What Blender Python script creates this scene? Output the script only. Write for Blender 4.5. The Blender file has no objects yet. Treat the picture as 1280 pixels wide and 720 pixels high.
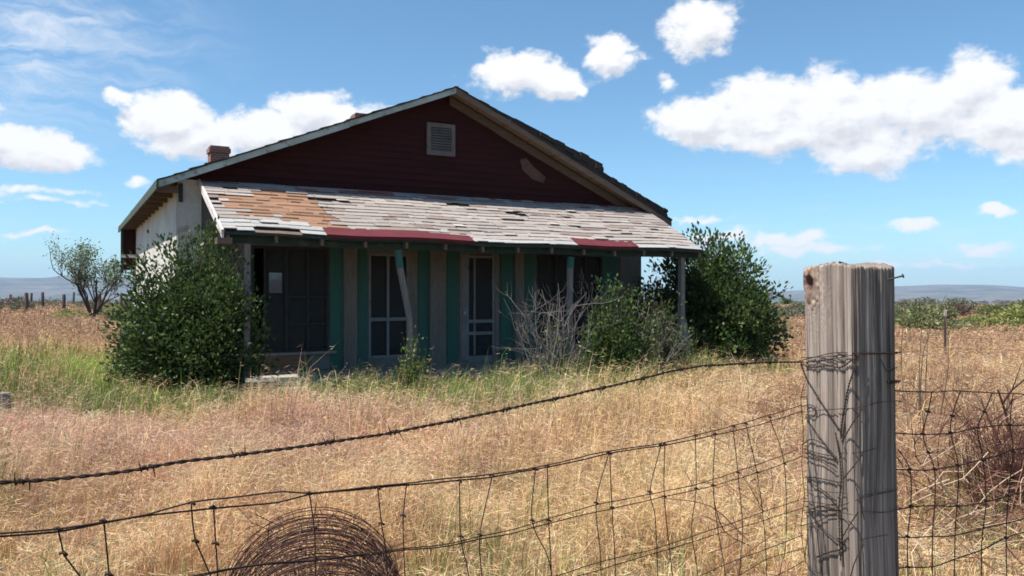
import bpy, math, random
import numpy as np
from mathutils import Vector, Matrix
random.seed(7); RS = np.random.RandomState(11)
scn = bpy.context.scene
COL = scn.collection
R = math.radians
F, HY, HC = 1000.0, 364.0, 1.35       # focal length in photo pixels, horizon row, lens height above the grass tops

# ------------------------------------------------------------------ camera
cd = bpy.data.cameras.new('camera'); cam = bpy.data.objects.new('camera', cd); COL.objects.link(cam)
cam.location = (0, 0, HC); cam.rotation_euler = (R(90) + math.atan(4 / F), 0, 0)
cd.sensor_width = 36; cd.lens = F / 1280 * 36; cd.clip_start = .02; cd.clip_end = 40000
scn.camera = cam
# ------------------------------------------------------------------ light
SUN_EL, SUN_AZ = R(63), math.atan2(-.912, -.41)
ld = bpy.data.lights.new('sun', 'SUN'); ld.energy = 5.0; ld.angle = R(.53); ld.color = (1, .95, .87)
sun = bpy.data.objects.new('sun', ld); COL.objects.link(sun)
sd = Vector((math.sin(SUN_AZ) * math.cos(SUN_EL), math.cos(SUN_AZ) * math.cos(SUN_EL), math.sin(SUN_EL)))
sun.rotation_euler = sd.to_track_quat('Z', 'Y').to_euler(); sun.location = (-10, 3, 20)
scn.view_settings.view_transform = 'Standard'; scn.view_settings.look = 'None'
scn.view_settings.gamma = 1; scn.view_settings.use_curve_mapping = False
scn.view_settings.exposure = 0.75
SKY_STRENGTH = .087
scn.cycles.pixel_filter_type = 'BLACKMAN_HARRIS'; scn.cycles.filter_width = 1.7

def azel(x, y):
    a = math.atan((x - 640) / F); return a, math.atan((HY - y) / F * math.cos(a))

def build_world():
    w = bpy.data.worlds.new('World'); scn.world = w; w.use_nodes = True
    nt = w.node_tree; N = nt.nodes; L = nt.links; N.clear()
    def n(t, **k):
        o = N.new(t)
        for a, b in k.items(): setattr(o, a, b)
        return o
    def math_(op, a, b=None, c=None):
        o = n('ShaderNodeMath', operation=op)
        for i, q in enumerate((a, b, c)):
            if q is None: continue
            if isinstance(q, (int, float)): o.inputs[i].default_value = q
            else: L.new(q, o.inputs[i])
        return o.outputs[0]
    def vm(op, a, b=None):
        o = n('ShaderNodeVectorMath', operation=op)
        for i, q in enumerate((a, b)):
            if q is None: continue
            if isinstance(q, tuple): o.inputs[i].default_value = q
            else: L.new(q, o.inputs[i])
        return o
    sky = n('ShaderNodeTexSky'); sky.sky_type = 'NISHITA'; sky.sun_disc = False
    sky.sun_elevation = SUN_EL; sky.sun_rotation = SUN_AZ
    sky.altitude = 1200; sky.air_density = 1.0; sky.dust_density = 1.2; sky.ozone_density = 2.6
    tc = n('ShaderNodeTexCoord'); sp = n('ShaderNodeSeparateXYZ'); L.new(tc.outputs['Generated'], sp.inputs[0])
    az = math_('ARCTAN2', sp.outputs[0], sp.outputs[1]); el = math_('ARCSINE', sp.outputs[2])
    cb = n('ShaderNodeCombineXYZ'); L.new(az, cb.inputs[0]); L.new(el, cb.inputs[1]); P = cb.outputs[0]
    def noise(vec, scale, detail, rough, dist=0):
        o = n('ShaderNodeTexNoise'); o.inputs['Scale'].default_value = scale; o.inputs['Detail'].default_value = detail
        o.inputs['Roughness'].default_value = rough; o.inputs['Distortion'].default_value = dist
        L.new(vec, o.inputs['Vector']); return o.outputs['Fac']
    # gentle warp of the coordinates so that outlines billow
    wn = n('ShaderNodeTexNoise'); wn.inputs['Scale'].default_value = 26; wn.inputs['Detail'].default_value = 4; L.new(P, wn.inputs['Vector'])
    ws = vm('SUBTRACT', wn.outputs['Color'], (.5, .5, .5)); wm = n('ShaderNodeVectorMath', operation='SCALE'); L.new(ws.outputs[0], wm.inputs[0]); wm.inputs['Scale'].default_value = .035
    wf = vm('MULTIPLY', wm.outputs[0], (1, 1, 0)); PW = vm('ADD', P, wf.outputs[0]).outputs[0]
    blobs = [(875,150,58,30,1),(955,142,85,42,1),(1050,148,110,55,1),(1085,188,85,30,1),(1150,135,95,45,1),(1212,112,60,38,1),(1255,145,95,42,1),
             (1340,150,100,60,1),(980,168,110,24,1),(877,37,46,32,1),(762,70,35,25,1),(650,95,62,27,1),(690,104,46,20,1),(727,108,13,9,.9),
             (215,148,62,34,1),(250,172,80,30,1),(330,165,90,26,1),(392,142,55,28,1),(430,155,70,26,1),(147,122,22,9,.8),(55,188,72,25,1),(10,186,55,25,1),
             (50,293,32,5,.55),(170,230,16,7,.5),(1145,279,32,10,.9),(1247,267,26,7,.75),(1220,314,40,9,.7),(975,300,60,11,.7),(1005,311,80,7,.6),
             (1105,336,28,6,.6),(1190,333,45,5,.5),(835,104,14,11,.55),(900,296,40,9,.5),(-140,150,120,50,1),(1500,90,90,40,1),(-300,230,90,25,1),(1640,240,120,30,1),
             (40,236,80,5,.35),(90,250,60,4,.35),(860,272,60,4,.3),(620,30,40,5,.0)]
    def field(vec, bl):
        fld = None
        for (x, y, rx, ry, s) in bl:
            if s == 0: continue
            a, e = azel(x, y); ca = math.cos(a)
            d = vm('SUBTRACT', vec, (a, e, 0)); q = vm('MULTIPLY', d.outputs[0], (F / rx / ca ** 2 * .86, F / ry / ca * .86, 0))
            ln = vm('LENGTH', q.outputs[0]).outputs['Value']
            v = math_('MULTIPLY', math_('SUBTRACT', 1.0, ln), s)
            fld = v if fld is None else math_('SMOOTH_MAX', fld, v, .08)
        return fld
    fld = field(PW, blobs); fup = field(vm('ADD', PW, (-.004, .016, 0)).outputs[0], blobs[:23])
    under = math_('MULTIPLY', math_('SUBTRACT', fup, fld), 1.25)
    stp = vm('MULTIPLY', P, (1, 1.5, 0)).outputs[0]
    n1 = noise(stp, 15, 9, .62); n2 = noise(stp, 48, 7, .6, .3)
    nz = math_('ADD', math_('MULTIPLY', math_('SUBTRACT', n1, .5), 1.45), math_('MULTIPLY', math_('SUBTRACT', n2, .5), .75))
    dens = math_('ADD', fld, nz)
    mr = n('ShaderNodeMapRange', interpolation_type='SMOOTHSTEP'); L.new(dens, mr.inputs[0])
    mr.inputs[1].default_value = -.06; mr.inputs[2].default_value = .42
    # relief of the billows: difference of noise towards the sun
    up = vm('ADD', stp, (-.006, .016, 0)).outputs[0]
    n1b = noise(up, 15, 9, .62); n2b = noise(up, 48, 7, .6, .3)
    rel = math_('ADD', math_('MULTIPLY', math_('SUBTRACT', n1, n1b), 2.0), math_('MULTIPLY', math_('SUBTRACT', n2, n2b), .7))
    shade = math_('SUBTRACT', math_('ADD', math_('ADD', .92, rel), math_('MULTIPLY', fld, -.22)), under)
    cl = n('ShaderNodeClamp'); L.new(shade, cl.inputs[0]); cl.inputs[1].default_value = .25; cl.inputs[2].default_value = 1.0
    cr = n('ShaderNodeMix', data_type='RGBA'); L.new(cl.outputs[0], cr.inputs[0])
    cr.inputs[6].default_value = (4.5, 4.6, 5.05, 1); cr.inputs[7].default_value = (7.2, 7.2, 7.3, 1)
    # thin cirrus, high on the left
    rot = n('ShaderNodeMapping'); rot.inputs['Rotation'].default_value = (0, 0, R(-14)); rot.inputs['Scale'].default_value = (3.2, 15, 1); L.new(PW, rot.inputs[0])
    c1 = noise(rot.outputs[0], 2.2, 8, .66, .8)
    a0, e0 = azel(-40, 30)
    dc = vm('MULTIPLY', vm('SUBTRACT', P, (a0, e0, 0)).outputs[0], (1 / .32, 1 / .16, 0)); lc = vm('LENGTH', dc.outputs[0]).outputs['Value']
    cm = n('ShaderNodeMapRange', interpolation_type='SMOOTHSTEP'); L.new(lc, cm.inputs[0]); cm.inputs[1].default_value = 1; cm.inputs[2].default_value = .1
    ci = n('ShaderNodeMapRange', interpolation_type='SMOOTHSTEP'); L.new(c1, ci.inputs[0]); ci.inputs[1].default_value = .36; ci.inputs[2].default_value = .8
    cirrus = math_('MULTIPLY', math_('MULTIPLY', cm.outputs[0], ci.outputs[0]), .75)
    # faint veil low over the horizon
    cv = noise(vm('MULTIPLY', PW, (3, 26, 0)).outputs[0], 2.4, 6, .6, .5)
    vr = n('ShaderNodeMapRange', interpolation_type='SMOOTHSTEP'); L.new(cv, vr.inputs[0]); vr.inputs[1].default_value = .5; vr.inputs[2].default_value = .85
    ve = n('ShaderNodeMapRange', interpolation_type='SMOOTHSTEP'); L.new(el, ve.inputs[0]); ve.inputs[1].default_value = .2; ve.inputs[2].default_value = .03
    veil = math_('MULTIPLY', math_('MULTIPLY', vr.outputs[0], ve.outputs[0]), .45)
    tot = math_('MAXIMUM', mr.outputs[0], math_('MAXIMUM', cirrus, veil))
    mx = n('ShaderNodeMix', data_type='RGBA'); L.new(tot, mx.inputs[0])
    tint = n('ShaderNodeMix', data_type='RGBA', blend_type='MULTIPLY'); tint.inputs[0].default_value = 1
    L.new(sky.outputs[0], tint.inputs[6]); tint.inputs[7].default_value = (.86, 1.13, 1.16, 1)
    L.new(tint.outputs[2], mx.inputs[6]); L.new(cr.outputs[2], mx.inputs[7])
    bg = n('ShaderNodeBackground'); bg.inputs[1].default_value = SKY_STRENGTH; L.new(mx.outputs[2], bg.inputs[0])
    out = n('ShaderNodeOutputWorld'); L.new(bg.outputs[0], out.inputs[0])
build_world()

# ------------------------------------------------------------------ helpers
class MB:
    def __init__(s): s.v = []; s.f = []; s.m = []; s.c = []
    def add(s, vs, fs, mat=0, col=(1, 1, 1)):
        o = len(s.v); s.v += [tuple(p) for p in vs]; s.f += [tuple(i + o for i in f) for f in fs]
        s.m += [mat] * len(fs); s.c += [col] * len(vs)
    def box(s, a0, a1, b0, b1, c0, c1, mat=0, col=(1, 1, 1), jit=0):
        P = [(x, y, z) for z in (c0, c1) for (x, y) in ((a0, b0), (a1, b0), (a1, b1), (a0, b1))]
        if jit: P = [tuple(q + random.uniform(-jit, jit) for q in p) for p in P]
        s.add(P, [(3, 2, 1, 0), (4, 5, 6, 7), (0, 1, 5, 4), (1, 2, 6, 5), (2, 3, 7, 6), (3, 0, 4, 7)], mat, col)
    def hexa(s, P, mat=0, col=(1, 1, 1)):
        s.add(P, [(3, 2, 1, 0), (4, 5, 6, 7), (0, 1, 5, 4), (1, 2, 6, 5), (2, 3, 7, 6), (3, 0, 4, 7)], mat, col)
    def prism(s, poly, y0, y1, mat=0, col=(1, 1, 1)):      # polygon in x,z pushed along y
        k = len(poly)
        P = [(x, y0, z) for x, z in poly] + [(x, y1, z) for x, z in poly]
        s.add(P, [tuple(range(k)), tuple(range(2 * k - 1, k - 1, -1))] + [(i, i + k, (i + 1) % k + k, (i + 1) % k) for i in range(k)], mat, col)
    def tube(s, pts, r, sides=6, mat=0, col=(1, 1, 1), caps=True):
        pts = [Vector(p) for p in pts]; k = len(pts)
        rr = r if isinstance(r, (list, tuple)) else [r] * k
        t = (pts[1] - pts[0]).normalized(); nrm = t.orthogonal().normalized()
        V = []; o = len(s.v)
        for i, p in enumerate(pts):
            tt = (pts[min(i + 1, k - 1)] - pts[max(i - 1, 0)])
            if tt.length > 1e-9: t = tt.normalized()
            nrm = nrm - t * nrm.dot(t)
            nrm = nrm.normalized() if nrm.length > 1e-6 else t.orthogonal().normalized()
            b = t.cross(nrm)
            for j in range(sides):
                a = 2 * math.pi * j / sides; V.append(p + (nrm * math.cos(a) + b * math.sin(a)) * rr[i])
        fs = [(i * sides + j, i * sides + (j + 1) % sides, (i + 1) * sides + (j + 1) % sides, (i + 1) * sides + j) for i in range(k - 1) for j in range(sides)]
        if caps: fs += [tuple(range(sides - 1, -1, -1)), tuple((k - 1) * sides + j for j in range(sides))]
        s.add(V, fs, mat, col)
    def build(s, name, mats, parent=None, smooth=False):
        me = bpy.data.meshes.new(name); me.from_pydata(s.v, [], s.f)
        ms = mats if isinstance(mats, (list, tuple)) else [mats]
        for m in ms: me.materials.append(m)
        if len(ms) > 1: me.polygons.foreach_set('material_index', s.m)
        ca = me.color_attributes.new('Col', 'FLOAT_COLOR', 'POINT')
        arr = np.ones((len(s.v), 4), 'f'); arr[:, :3] = np.array(s.c, 'f').reshape(-1, 3); ca.data.foreach_set('color', arr.ravel())
        if smooth: me.polygons.foreach_set('use_smooth', [True] * len(s.f))
        me.update(); o = bpy.data.objects.new(name, me); COL.objects.link(o)
        if parent: o.parent = parent
        return o
def mesh_np(name, V, Q, T, C, mat, parent=None):
    """V (n,3), Q quads, T tris, C colours per vertex"""
    me = bpy.data.meshes.new(name); nq, ntri = len(Q), len(T)
    me.vertices.add(len(V)); me.vertices.foreach_set('co', V.astype('f').ravel())
    me.loops.add(nq * 4 + ntri * 3); me.polygons.add(nq + ntri)
    li = np.concatenate([Q.ravel(), T.ravel()]) if ntri else Q.ravel()
    me.loops.foreach_set('vertex_index', li.astype('i'))
    ls = np.concatenate([np.arange(nq) * 4, nq * 4 + np.arange(ntri) * 3]); me.polygons.foreach_set('loop_start', ls.astype('i'))
    ca = me.color_attributes.new('Col', 'FLOAT_COLOR', 'POINT'); arr = np.ones((len(V), 4), 'f'); arr[:, :3] = C; ca.data.foreach_set('color', arr.ravel())
    me.materials.append(mat); me.update(calc_edges=True); me.validate()
    o = bpy.data.objects.new(name, me); COL.objects.link(o)
    if parent: o.parent = parent
    return o
def empty(name, loc=(0, 0, 0), rz=0):
    o = bpy.data.objects.new(name, None); COL.objects.link(o); o.location = loc; o.rotation_euler = (0, 0, rz); o.empty_display_size = .2; return o
def tag(o, label=None, cat=None, group=None, kind=None):
    for k, v in (('label', label), ('category', cat), ('group', group), ('kind', kind)):
        if v: o[k] = v
    return o
def smooth_path(pts, step):
    P = [np.array(p, float) for p in pts]; P = [2 * P[0] - P[1]] + P + [2 * P[-1] - P[-2]]; out = []
    for i in range(1, len(P) - 2):
        a, b, c, d = P[i - 1:i + 3]; k = max(1, int(np.linalg.norm(c - b) / step))
        for j in range(k):
            t = j / k; out.append(.5 * ((2 * b) + (-a + c) * t + (2 * a - 5 * b + 4 * c - d) * t * t + (-a + 3 * b - 3 * c + d) * t ** 3))
    out.append(P[-2]); return out
_G = RS.rand(256, 256)
def vnoise(x, y, s=1.0, seed=0):
    x = np.asarray(x, float) * s + seed * 17.3 + 500; y = np.asarray(y, float) * s + seed * 9.1 + 500
    i, j = np.floor(x).astype(int), np.floor(y).astype(int); fx, fy = x - i, y - j
    fx, fy = fx * fx * (3 - 2 * fx), fy * fy * (3 - 2 * fy); g = lambda a, b: _G[a % 256, b % 256]
    return (g(i, j) * (1 - fx) + g(i + 1, j) * fx) * (1 - fy) + (g(i, j + 1) * (1 - fx) + g(i + 1, j + 1) * fx) * fy
def fbm(x, y, s=1.0, seed=0, o=4):
    t = 0; a = .5; w = 0
    for k in range(o): t = t + a * vnoise(x, y, s * 2 ** k, seed + k); w += a; a *= .5
    return t / w
# --- materials
def mat_base(name):
    m = bpy.data.materials.new(name); m.use_nodes = True; nt = m.node_tree; b = nt.nodes['Principled BSDF']; return m, nt, b
def MIX(nt, fac, a, b, mode='MIX'):
    o = nt.nodes.new('ShaderNodeMix'); o.data_type = 'RGBA'; o.blend_type = mode
    for i, q in ((0, fac), (6, a), (7, b)):
        if isinstance(q, (int, float)): o.inputs[i].default_value = q
        elif isinstance(q, tuple): o.inputs[i].default_value = (*q, 1) if len(q) == 3 else q
        else: nt.links.new(q, o.inputs[i])
    return o.outputs[2]
def NOISE(nt, scale, detail=6, rough=.6, stretch=(1, 1, 1), lo=.35, hi=.65, coord='Object', dist=0):
    tc = nt.nodes.new('ShaderNodeTexCoord'); mp = nt.nodes.new('ShaderNodeMapping'); mp.inputs['Scale'].default_value = stretch
    nt.links.new(tc.outputs[coord], mp.inputs[0]); n = nt.nodes.new('ShaderNodeTexNoise'); n.inputs['Scale'].default_value = scale
    n.inputs['Detail'].default_value = detail; n.inputs['Roughness'].default_value = rough; n.inputs['Distortion'].default_value = dist
    nt.links.new(mp.outputs[0], n.inputs['Vector']); r = nt.nodes.new('ShaderNodeMapRange'); r.inputs[1].default_value = lo; r.inputs[2].default_value = hi
    nt.links.new(n.outputs['Fac'], r.inputs[0]); return r.outputs[0]
def BUMP(nt, b, h, strength=.4, dist=.01):
    o = nt.nodes.new('ShaderNodeBump'); o.inputs['Strength'].default_value = strength; o.inputs['Distance'].default_value = dist
    nt.links.new(h, o.inputs['Height']); nt.links.new(o.outputs[0], b.inputs['Normal'])
def worn(name, base, under, dirt, scale=6, stretch=(1, 1, 1), wear=(.55, .62), rough=.85, bump=.3):
    """paint that has flaked to what lies under it, with dirt"""
    m, nt, b = mat_base(name)
    a = NOISE(nt, scale, 8, .65, stretch, *wear); d = NOISE(nt, scale * .35, 5, .6, stretch, .4, .75); g = NOISE(nt, scale * 7, 4, .6, stretch, .3, .7)
    c = MIX(nt, a, base, under); c = MIX(nt, d, c, dirt); c = MIX(nt, MIX(nt, g, (.25,) * 3, (0.,) * 3), c, tuple(x * .55 for x in under))
    nt.links.new(c, b.inputs['Base Color']); b.inputs['Roughness'].default_value = rough; b.inputs['Specular IOR Level'].default_value = .25
    BUMP(nt, b, g, bump, .006); return m
def attr_mat(name, rough=.9, translucent=0, scale=0, stretch=(1, 1, 1), amp=.5, spec=.15):
    m, nt, b = mat_base(name); at = nt.nodes.new('ShaderNodeAttribute'); at.attribute_name = 'Col'; c = at.outputs['Color']
    if scale:
        g = NOISE(nt, scale, 6, .65, stretch, .3, .7); c = MIX(nt, g, MIX(nt, 1, c, (1 - amp,) * 3, 'MULTIPLY'), c); BUMP(nt, b, g, .4, .006)
    nt.links.new(c, b.inputs['Base Color']); b.inputs['Roughness'].default_value = rough; b.inputs['Specular IOR Level'].default_value = spec
    if translucent:
        t = nt.nodes.new('ShaderNodeBsdfTranslucent'); nt.links.new(c, t.inputs[0]); mx = nt.nodes.new('ShaderNodeMixShader'); mx.inputs[0].default_value = translucent
        nt.links.new(b.outputs[0], mx.inputs[1]); nt.links.new(t.outputs[0], mx.inputs[2]); nt.links.new(mx.outputs[0], nt.nodes['Material Output'].inputs[0])
    return m
def simple(name, c, rough=.7, metal=0, scale=20, amp=.4):
    m, nt, b = mat_base(name); g = NOISE(nt, scale, 6, .6); nt.links.new(MIX(nt, g, tuple(x * (1 - amp) for x in c), c), b.inputs['Base Color'])
    b.inputs['Roughness'].default_value = rough; b.inputs['Metallic'].default_value = metal; b.inputs['Specular IOR Level'].default_value = .3; return m
M = {}
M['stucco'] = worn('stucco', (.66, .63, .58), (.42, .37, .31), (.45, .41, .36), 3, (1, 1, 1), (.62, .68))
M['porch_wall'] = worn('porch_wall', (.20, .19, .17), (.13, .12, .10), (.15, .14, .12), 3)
M['teal'] = worn('teal_paint', (.050, .150, .118), (.11, .12, .10), (.04, .115, .09), 5, (1, 1, .3), (.62, .7))
M['grey_wood'] = worn('grey_wood', (.235, .205, .18), (.15, .125, .105), (.17, .15, .13), 9, (4, 4, .4))
M['pale_trim'] = worn('pale_green_trim', (.42, .50, .46), (.25, .23, .20), (.22, .27, .25), 7, (1, 1, 1), (.55, .62))
M['white_trim'] = worn('white_trim', (.72, .66, .64), (.42, .30, .26), (.5, .42, .40), 8)
M['frame'] = worn('window_frame_grey', (.27, .265, .26), (.17, .16, .15), (.2, .2, .195), 9)
M['frame_dark'] = worn('window_frame_dark', (.05, .05, .05), (.03, .03, .028), (.04, .04, .04), 9)
M['tan_wood'] = worn('bare_tan_wood', (.24, .165, .105), (.15, .10, .07), (.19, .125, .08), 6, (.5, .5, 4), (.5, .7))
M['brown_wood'] = worn('brown_wood', (.19, .135, .10), (.10, .07, .05), (.13, .095, .07), 5, (.6, .6, 6), (.5, .7))
M['red_board'] = worn('dark_red_board', (.036, .006, .005), (.046, .010, .008), (.022, .004, .004), 5, (1, 1, 3), (.62, .72))
M['red_edge'] = worn('red_edging', (.12, .018, .025), (.20, .09, .085), (.08, .012, .018), 9, (1, 1, 1), (.63, .7))
M['dark_green'] = worn('dark_green', (.022, .045, .035), (.07, .065, .05), (.025, .035, .03), 6)
M['old_green'] = worn('old_green_trim', (.05, .085, .07), (.14, .12, .10), (.05, .05, .045), 5)
M['soffit_dark'] = worn('soffit_dark', (.125, .088, .062), (.07, .05, .035), (.09, .065, .045), 5, (.6, .6, 6))
M['vent_grey'] = worn('vent_grey', (.15, .13, .12), (.1, .08, .07), (.11, .095, .085), 8)
M['dark_roof'] = worn('old_dark_shingles', (.045, .038, .035), (.08, .065, .055), (.03, .026, .025), 8, (3, 1, 3))
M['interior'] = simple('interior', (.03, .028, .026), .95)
M['brick'] = None
M['concrete'] = worn('concrete', (.42, .38, .32), (.30, .26, .21), (.3, .27, .22), 4)
M['plaster_patch'] = worn('bare_plaster', (.12, .065, .05), (.07, .03, .025), (.08, .04, .03), 8)
M['shingle'] = attr_mat('weathered_shingle', .9, 0, 12, (1.0, 9, 9), .48)
M['leaf'] = attr_mat('leaf', .5, .35, 0, spec=.35)
M['grass'] = attr_mat('grass_blade', .7, .3, 0, spec=.2)
M['bark'] = attr_mat('bark', .9, 0, 30, (1, 1, .4), .4)
M['rust'] = simple('rusty_wire', (.060, .036, .028), .75, .2, 60, .5)
M['rust_red'] = simple('rusty_roll', (.085, .04, .03), .8, .1, 40, .5)
M['steel'] = simple('dull_steel', (.10, .11, .11), .5, .8, 30, .4)
M['zinc'] = simple('bright_zinc', (.6, .6, .6), .4, .3, 30, .2)
def brick_mat():
    m, nt, b = mat_base('chimney_brick'); tc = nt.nodes.new('ShaderNodeTexCoord'); mp = nt.nodes.new('ShaderNodeMapping'); mp.inputs['Rotation'].default_value = (R(90), 0, 0)
    nt.links.new(tc.outputs['Object'], mp.inputs[0]); br = nt.nodes.new('ShaderNodeTexBrick'); nt.links.new(mp.outputs[0], br.inputs[0])
    br.inputs['Color1'].default_value = (.26, .09, .06, 1); br.inputs['Color2'].default_value = (.18, .06, .045, 1); br.inputs['Mortar'].default_value = (.3, .25, .2, 1)
    br.inputs['Scale'].default_value = 4.5; br.inputs['Mortar Size'].default_value = .025
    nt.links.new(br.outputs[0], b.inputs['Base Color']); b.inputs['Roughness'].default_value = .9; return m
M['brick'] = brick_mat()
def screen_mat():
    m, nt, b = mat_base('insect_screen'); b.inputs['Base Color'].default_value = (.04, .04, .04, 1); b.inputs['Roughness'].default_value = .7
    t = nt.nodes.new('ShaderNodeBsdfTransparent'); mx = nt.nodes.new('ShaderNodeMixShader'); g = NOISE(nt, 3, 4, .5, (1, 1, 1), .2, .9)
    mr = nt.nodes.new('ShaderNodeMapRange'); mr.inputs[3].default_value = .42; mr.inputs[4].default_value = .6; nt.links.new(g, mr.inputs[0]); nt.links.new(mr.outputs[0], mx.inputs[0])
    nt.links.new(t.outputs[0], mx.inputs[1]); nt.links.new(b.outputs[0], mx.inputs[2]); nt.links.new(mx.outputs[0], nt.nodes['Material Output'].inputs[0]); return m
M['screen'] = screen_mat()

# ------------------------------------------------------------------ terrain
GZ = -.30
def ground_z(x, y):
    x = np.asarray(x, float); y = np.asarray(y, float); r = np.hypot(x, y); az = np.arctan2(x, y)
    z = GZ + .10 * (fbm(x, y, .25, 3, 3) - .5) * np.clip(r / 6, 0, 1)
    t = np.clip((r - 70) / 1500, 0, 1); z = z - 62 * t * t * (3 - 2 * t) * 1.0
    z = z + np.clip((r - 200) / 800, 0, 1) * 7 * (fbm(x, y, .003, 5, 4) - .5)
    # far mesa ridge
    px = 640 + F * np.tan(np.clip(az, -1.2, 1.2))
    top = np.interp(px, [-800, -100, 0, 60, 72, 90, 165, 500, 960, 1000, 1110, 1170, 1235, 1290, 1500, 2200], [351, 347, 347, 347.5, 345, 344.5, 349, 350, 366, 363, 358.5, 356, 356, 359.5, 362, 352])
    top = np.where(np.abs(az) > 1.3, 352, top)
    D = 7600.0; hz = HC + (HY - top) / F * D * np.cos(np.clip(az, -1.2, 1.2))
    rise = np.clip((r - 5200) / 2300, 0, 1); rise = rise ** 1.5
    wob = (fbm(az * 60, r * .0006, 1, 9, 4) - .5) * 26 * np.clip((r - 4500) / 1500, 0, 1) * np.clip((7500 - r) / 700, 0, 1)
    z = z + (hz - (GZ - 62)) * rise + wob
    return z
def build_ground():
    NA = 720; rad = np.concatenate([np.linspace(.0, 12, 40)[1:], 12 * (8600 / 12) ** (np.arange(1, 150) / 149)])
    a = np.linspace(0, 2 * np.pi, NA, endpoint=False); RR, AA = np.meshgrid(rad, a, indexing='ij'); X, Y = RR * np.sin(AA), RR * np.cos(AA); Z = ground_z(X, Y)
    V = np.concatenate([[[0, 0, float(ground_z(0, 0))]], np.stack([X, Y, Z], -1).reshape(-1, 3)]); n = len(rad)
    i, j = np.meshgrid(np.arange(n - 1), np.arange(NA), indexing='ij'); j2 = (j + 1) % NA
    Q = np.stack([1 + i * NA + j, 1 + i * NA + j2, 1 + (i + 1) * NA + j2, 1 + (i + 1) * NA + j], -1).reshape(-1, 4)[:, ::-1]
    jj = np.arange(NA); T = np.stack([np.zeros(NA, int), 1 + (jj + 1) % NA, 1 + jj], -1)
    m, nt, b = mat_base('dry_ground')
    g1 = NOISE(nt, .22, 8, .6, (1, 1, 1), .35, .65); g2 = NOISE(nt, 9, 8, .7, (1, 1, 1), .3, .7); g3 = NOISE(nt, .035, 8, .62, (1, 1, 1), .42, .62)
    c = MIX(nt, g1, (.24, .13, .085), (.30, .20, .115)); c = MIX(nt, g3, c, (.13, .135, .06)); c = MIX(nt, g2, MIX(nt, 1, c, (.55, .52, .5), 'MULTIPLY'), c)
    g4 = NOISE(nt, .004, 9, .65, (1, 1, 1), .4, .6); geo = nt.nodes.new('ShaderNodeNewGeometry'); ln = nt.nodes.new('ShaderNodeVectorMath'); ln.operation = 'LENGTH'; nt.links.new(geo.outputs['Position'], ln.inputs[0])
    mr = nt.nodes.new('ShaderNodeMapRange'); mr.inputs[1].default_value = 60; mr.inputs[2].default_value = 400; nt.links.new(ln.outputs['Value'], mr.inputs[0])
    far = MIX(nt, g4, (.055, .065, .04), (.15, .12, .085)); c = MIX(nt, mr.outputs[0], c, far)
    nt.links.new(c, b.inputs['Base Color']); b.inputs['Roughness'].default_value = 1; b.inputs['Specular IOR Level'].default_value = .05; BUMP(nt, b, g2, .6, .03)
    o = mesh_np('ground', V, Q, T, np.ones((len(V), 3)), m); o.data.polygons.foreach_set('use_smooth', [True] * len(o.data.polygons)); tag(o, kind='structure')
    # haze box round everything, sky outside
    mb = MB(); mb.box(-9800, 9800, -9800, 9800, -110, 260); m = bpy.data.materials.new('haze_air'); m.use_nodes = True; nt = m.node_tree; nt.nodes.clear()
    pv = nt.nodes.new('ShaderNodeVolumePrincipled'); pv.inputs['Color'].default_value = (.50, .70, 1.0, 1); pv.inputs['Density'].default_value = 9e-5; pv.inputs['Anisotropy'].default_value = 0
    out = nt.nodes.new('ShaderNodeOutputMaterial'); nt.links.new(pv.outputs[0], out.inputs['Volume']); tag(mb.build('haze', m), kind='stuff')
build_ground()

# ------------------------------------------------------------------ house
HO = (-4.43, 12.3); HR = math.atan2(.486, .874); CU, SU = math.cos(HR), math.sin(HR)
def U(px, v):      # distance along the front, at set-back v, where the picture column px meets it
    k = (px - 640) / F; return (k * (HO[1] + v * CU) - HO[0] + v * SU) / (CU - k * SU)
def DEP(u, v): return HO[1] + u * SU + v * CU
def ZY(px, v, y): return HC + (HY - y) / F * DEP(U(px, v), v)
def hw(u, v, z=0): return (HO[0] + u * CU - v * SU, HO[1] + u * SU + v * CU, z)
house = empty('farmhouse', (HO[0], HO[1], 0), HR)
tag(house, 'abandoned single storey farmhouse with dark red gable and sagging shingled front porch', 'house')
VW = 2.54; UL, UR = -.35, 10.07; VB = 13.6; RU = 4.93; RZ = 5.58; EL, ELZ = -.74, 3.27; ER, ERZ = 10.66, 3.06; VF = 2.12
def roof_z(u): return RZ - (RU - u) * (RZ - ELZ) / (RU - EL) if u < RU else RZ - (u - RU) * (RZ - ERZ) / (ER - RU)
FLOOR = -.12
# openings in the front wall: (px0, px1, ytop, ybottom)
op1 = (U(314, VW), U(411, VW), ZY(360, VW, 440), ZY(360, VW, 308)); op2 = (U(460.5, VW), U(511, VW), ZY(485, VW, 447), ZY(485, VW, 317))
opd = (U(577, VW), U(618, VW), FLOOR, ZY(597, VW, 318)); op3 = (U(671, VW), U(752, VW), ZY(700, VW, 432), ZY(700, VW, 318))
ops = [op1, op2, opd, op3]
def front_wall():
    mb = MB(); a, b = VW, VW + .15; u = UL
    for (u0, u1, z0, z1) in ops:
        mb.box(u, u0, a, b, GZ - .1, 3.36, 0); mb.box(u0, u1, a, b, z1, 3.36, 0)
        if z0 > GZ: mb.box(u0, u1, a, b, GZ - .1, z0, 0)
        u = u1
    mb.box(u, UR, a, b, GZ - .1, 3.36, 0)
    return mb
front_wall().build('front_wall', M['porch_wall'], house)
mb = MB(); mb.box(UL - .03, .02, VW - .03, VW - .002, GZ - .1, 3.36); mb.build('corner_wall', M['stucco'], house)      # pale stucco left of the porch
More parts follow.
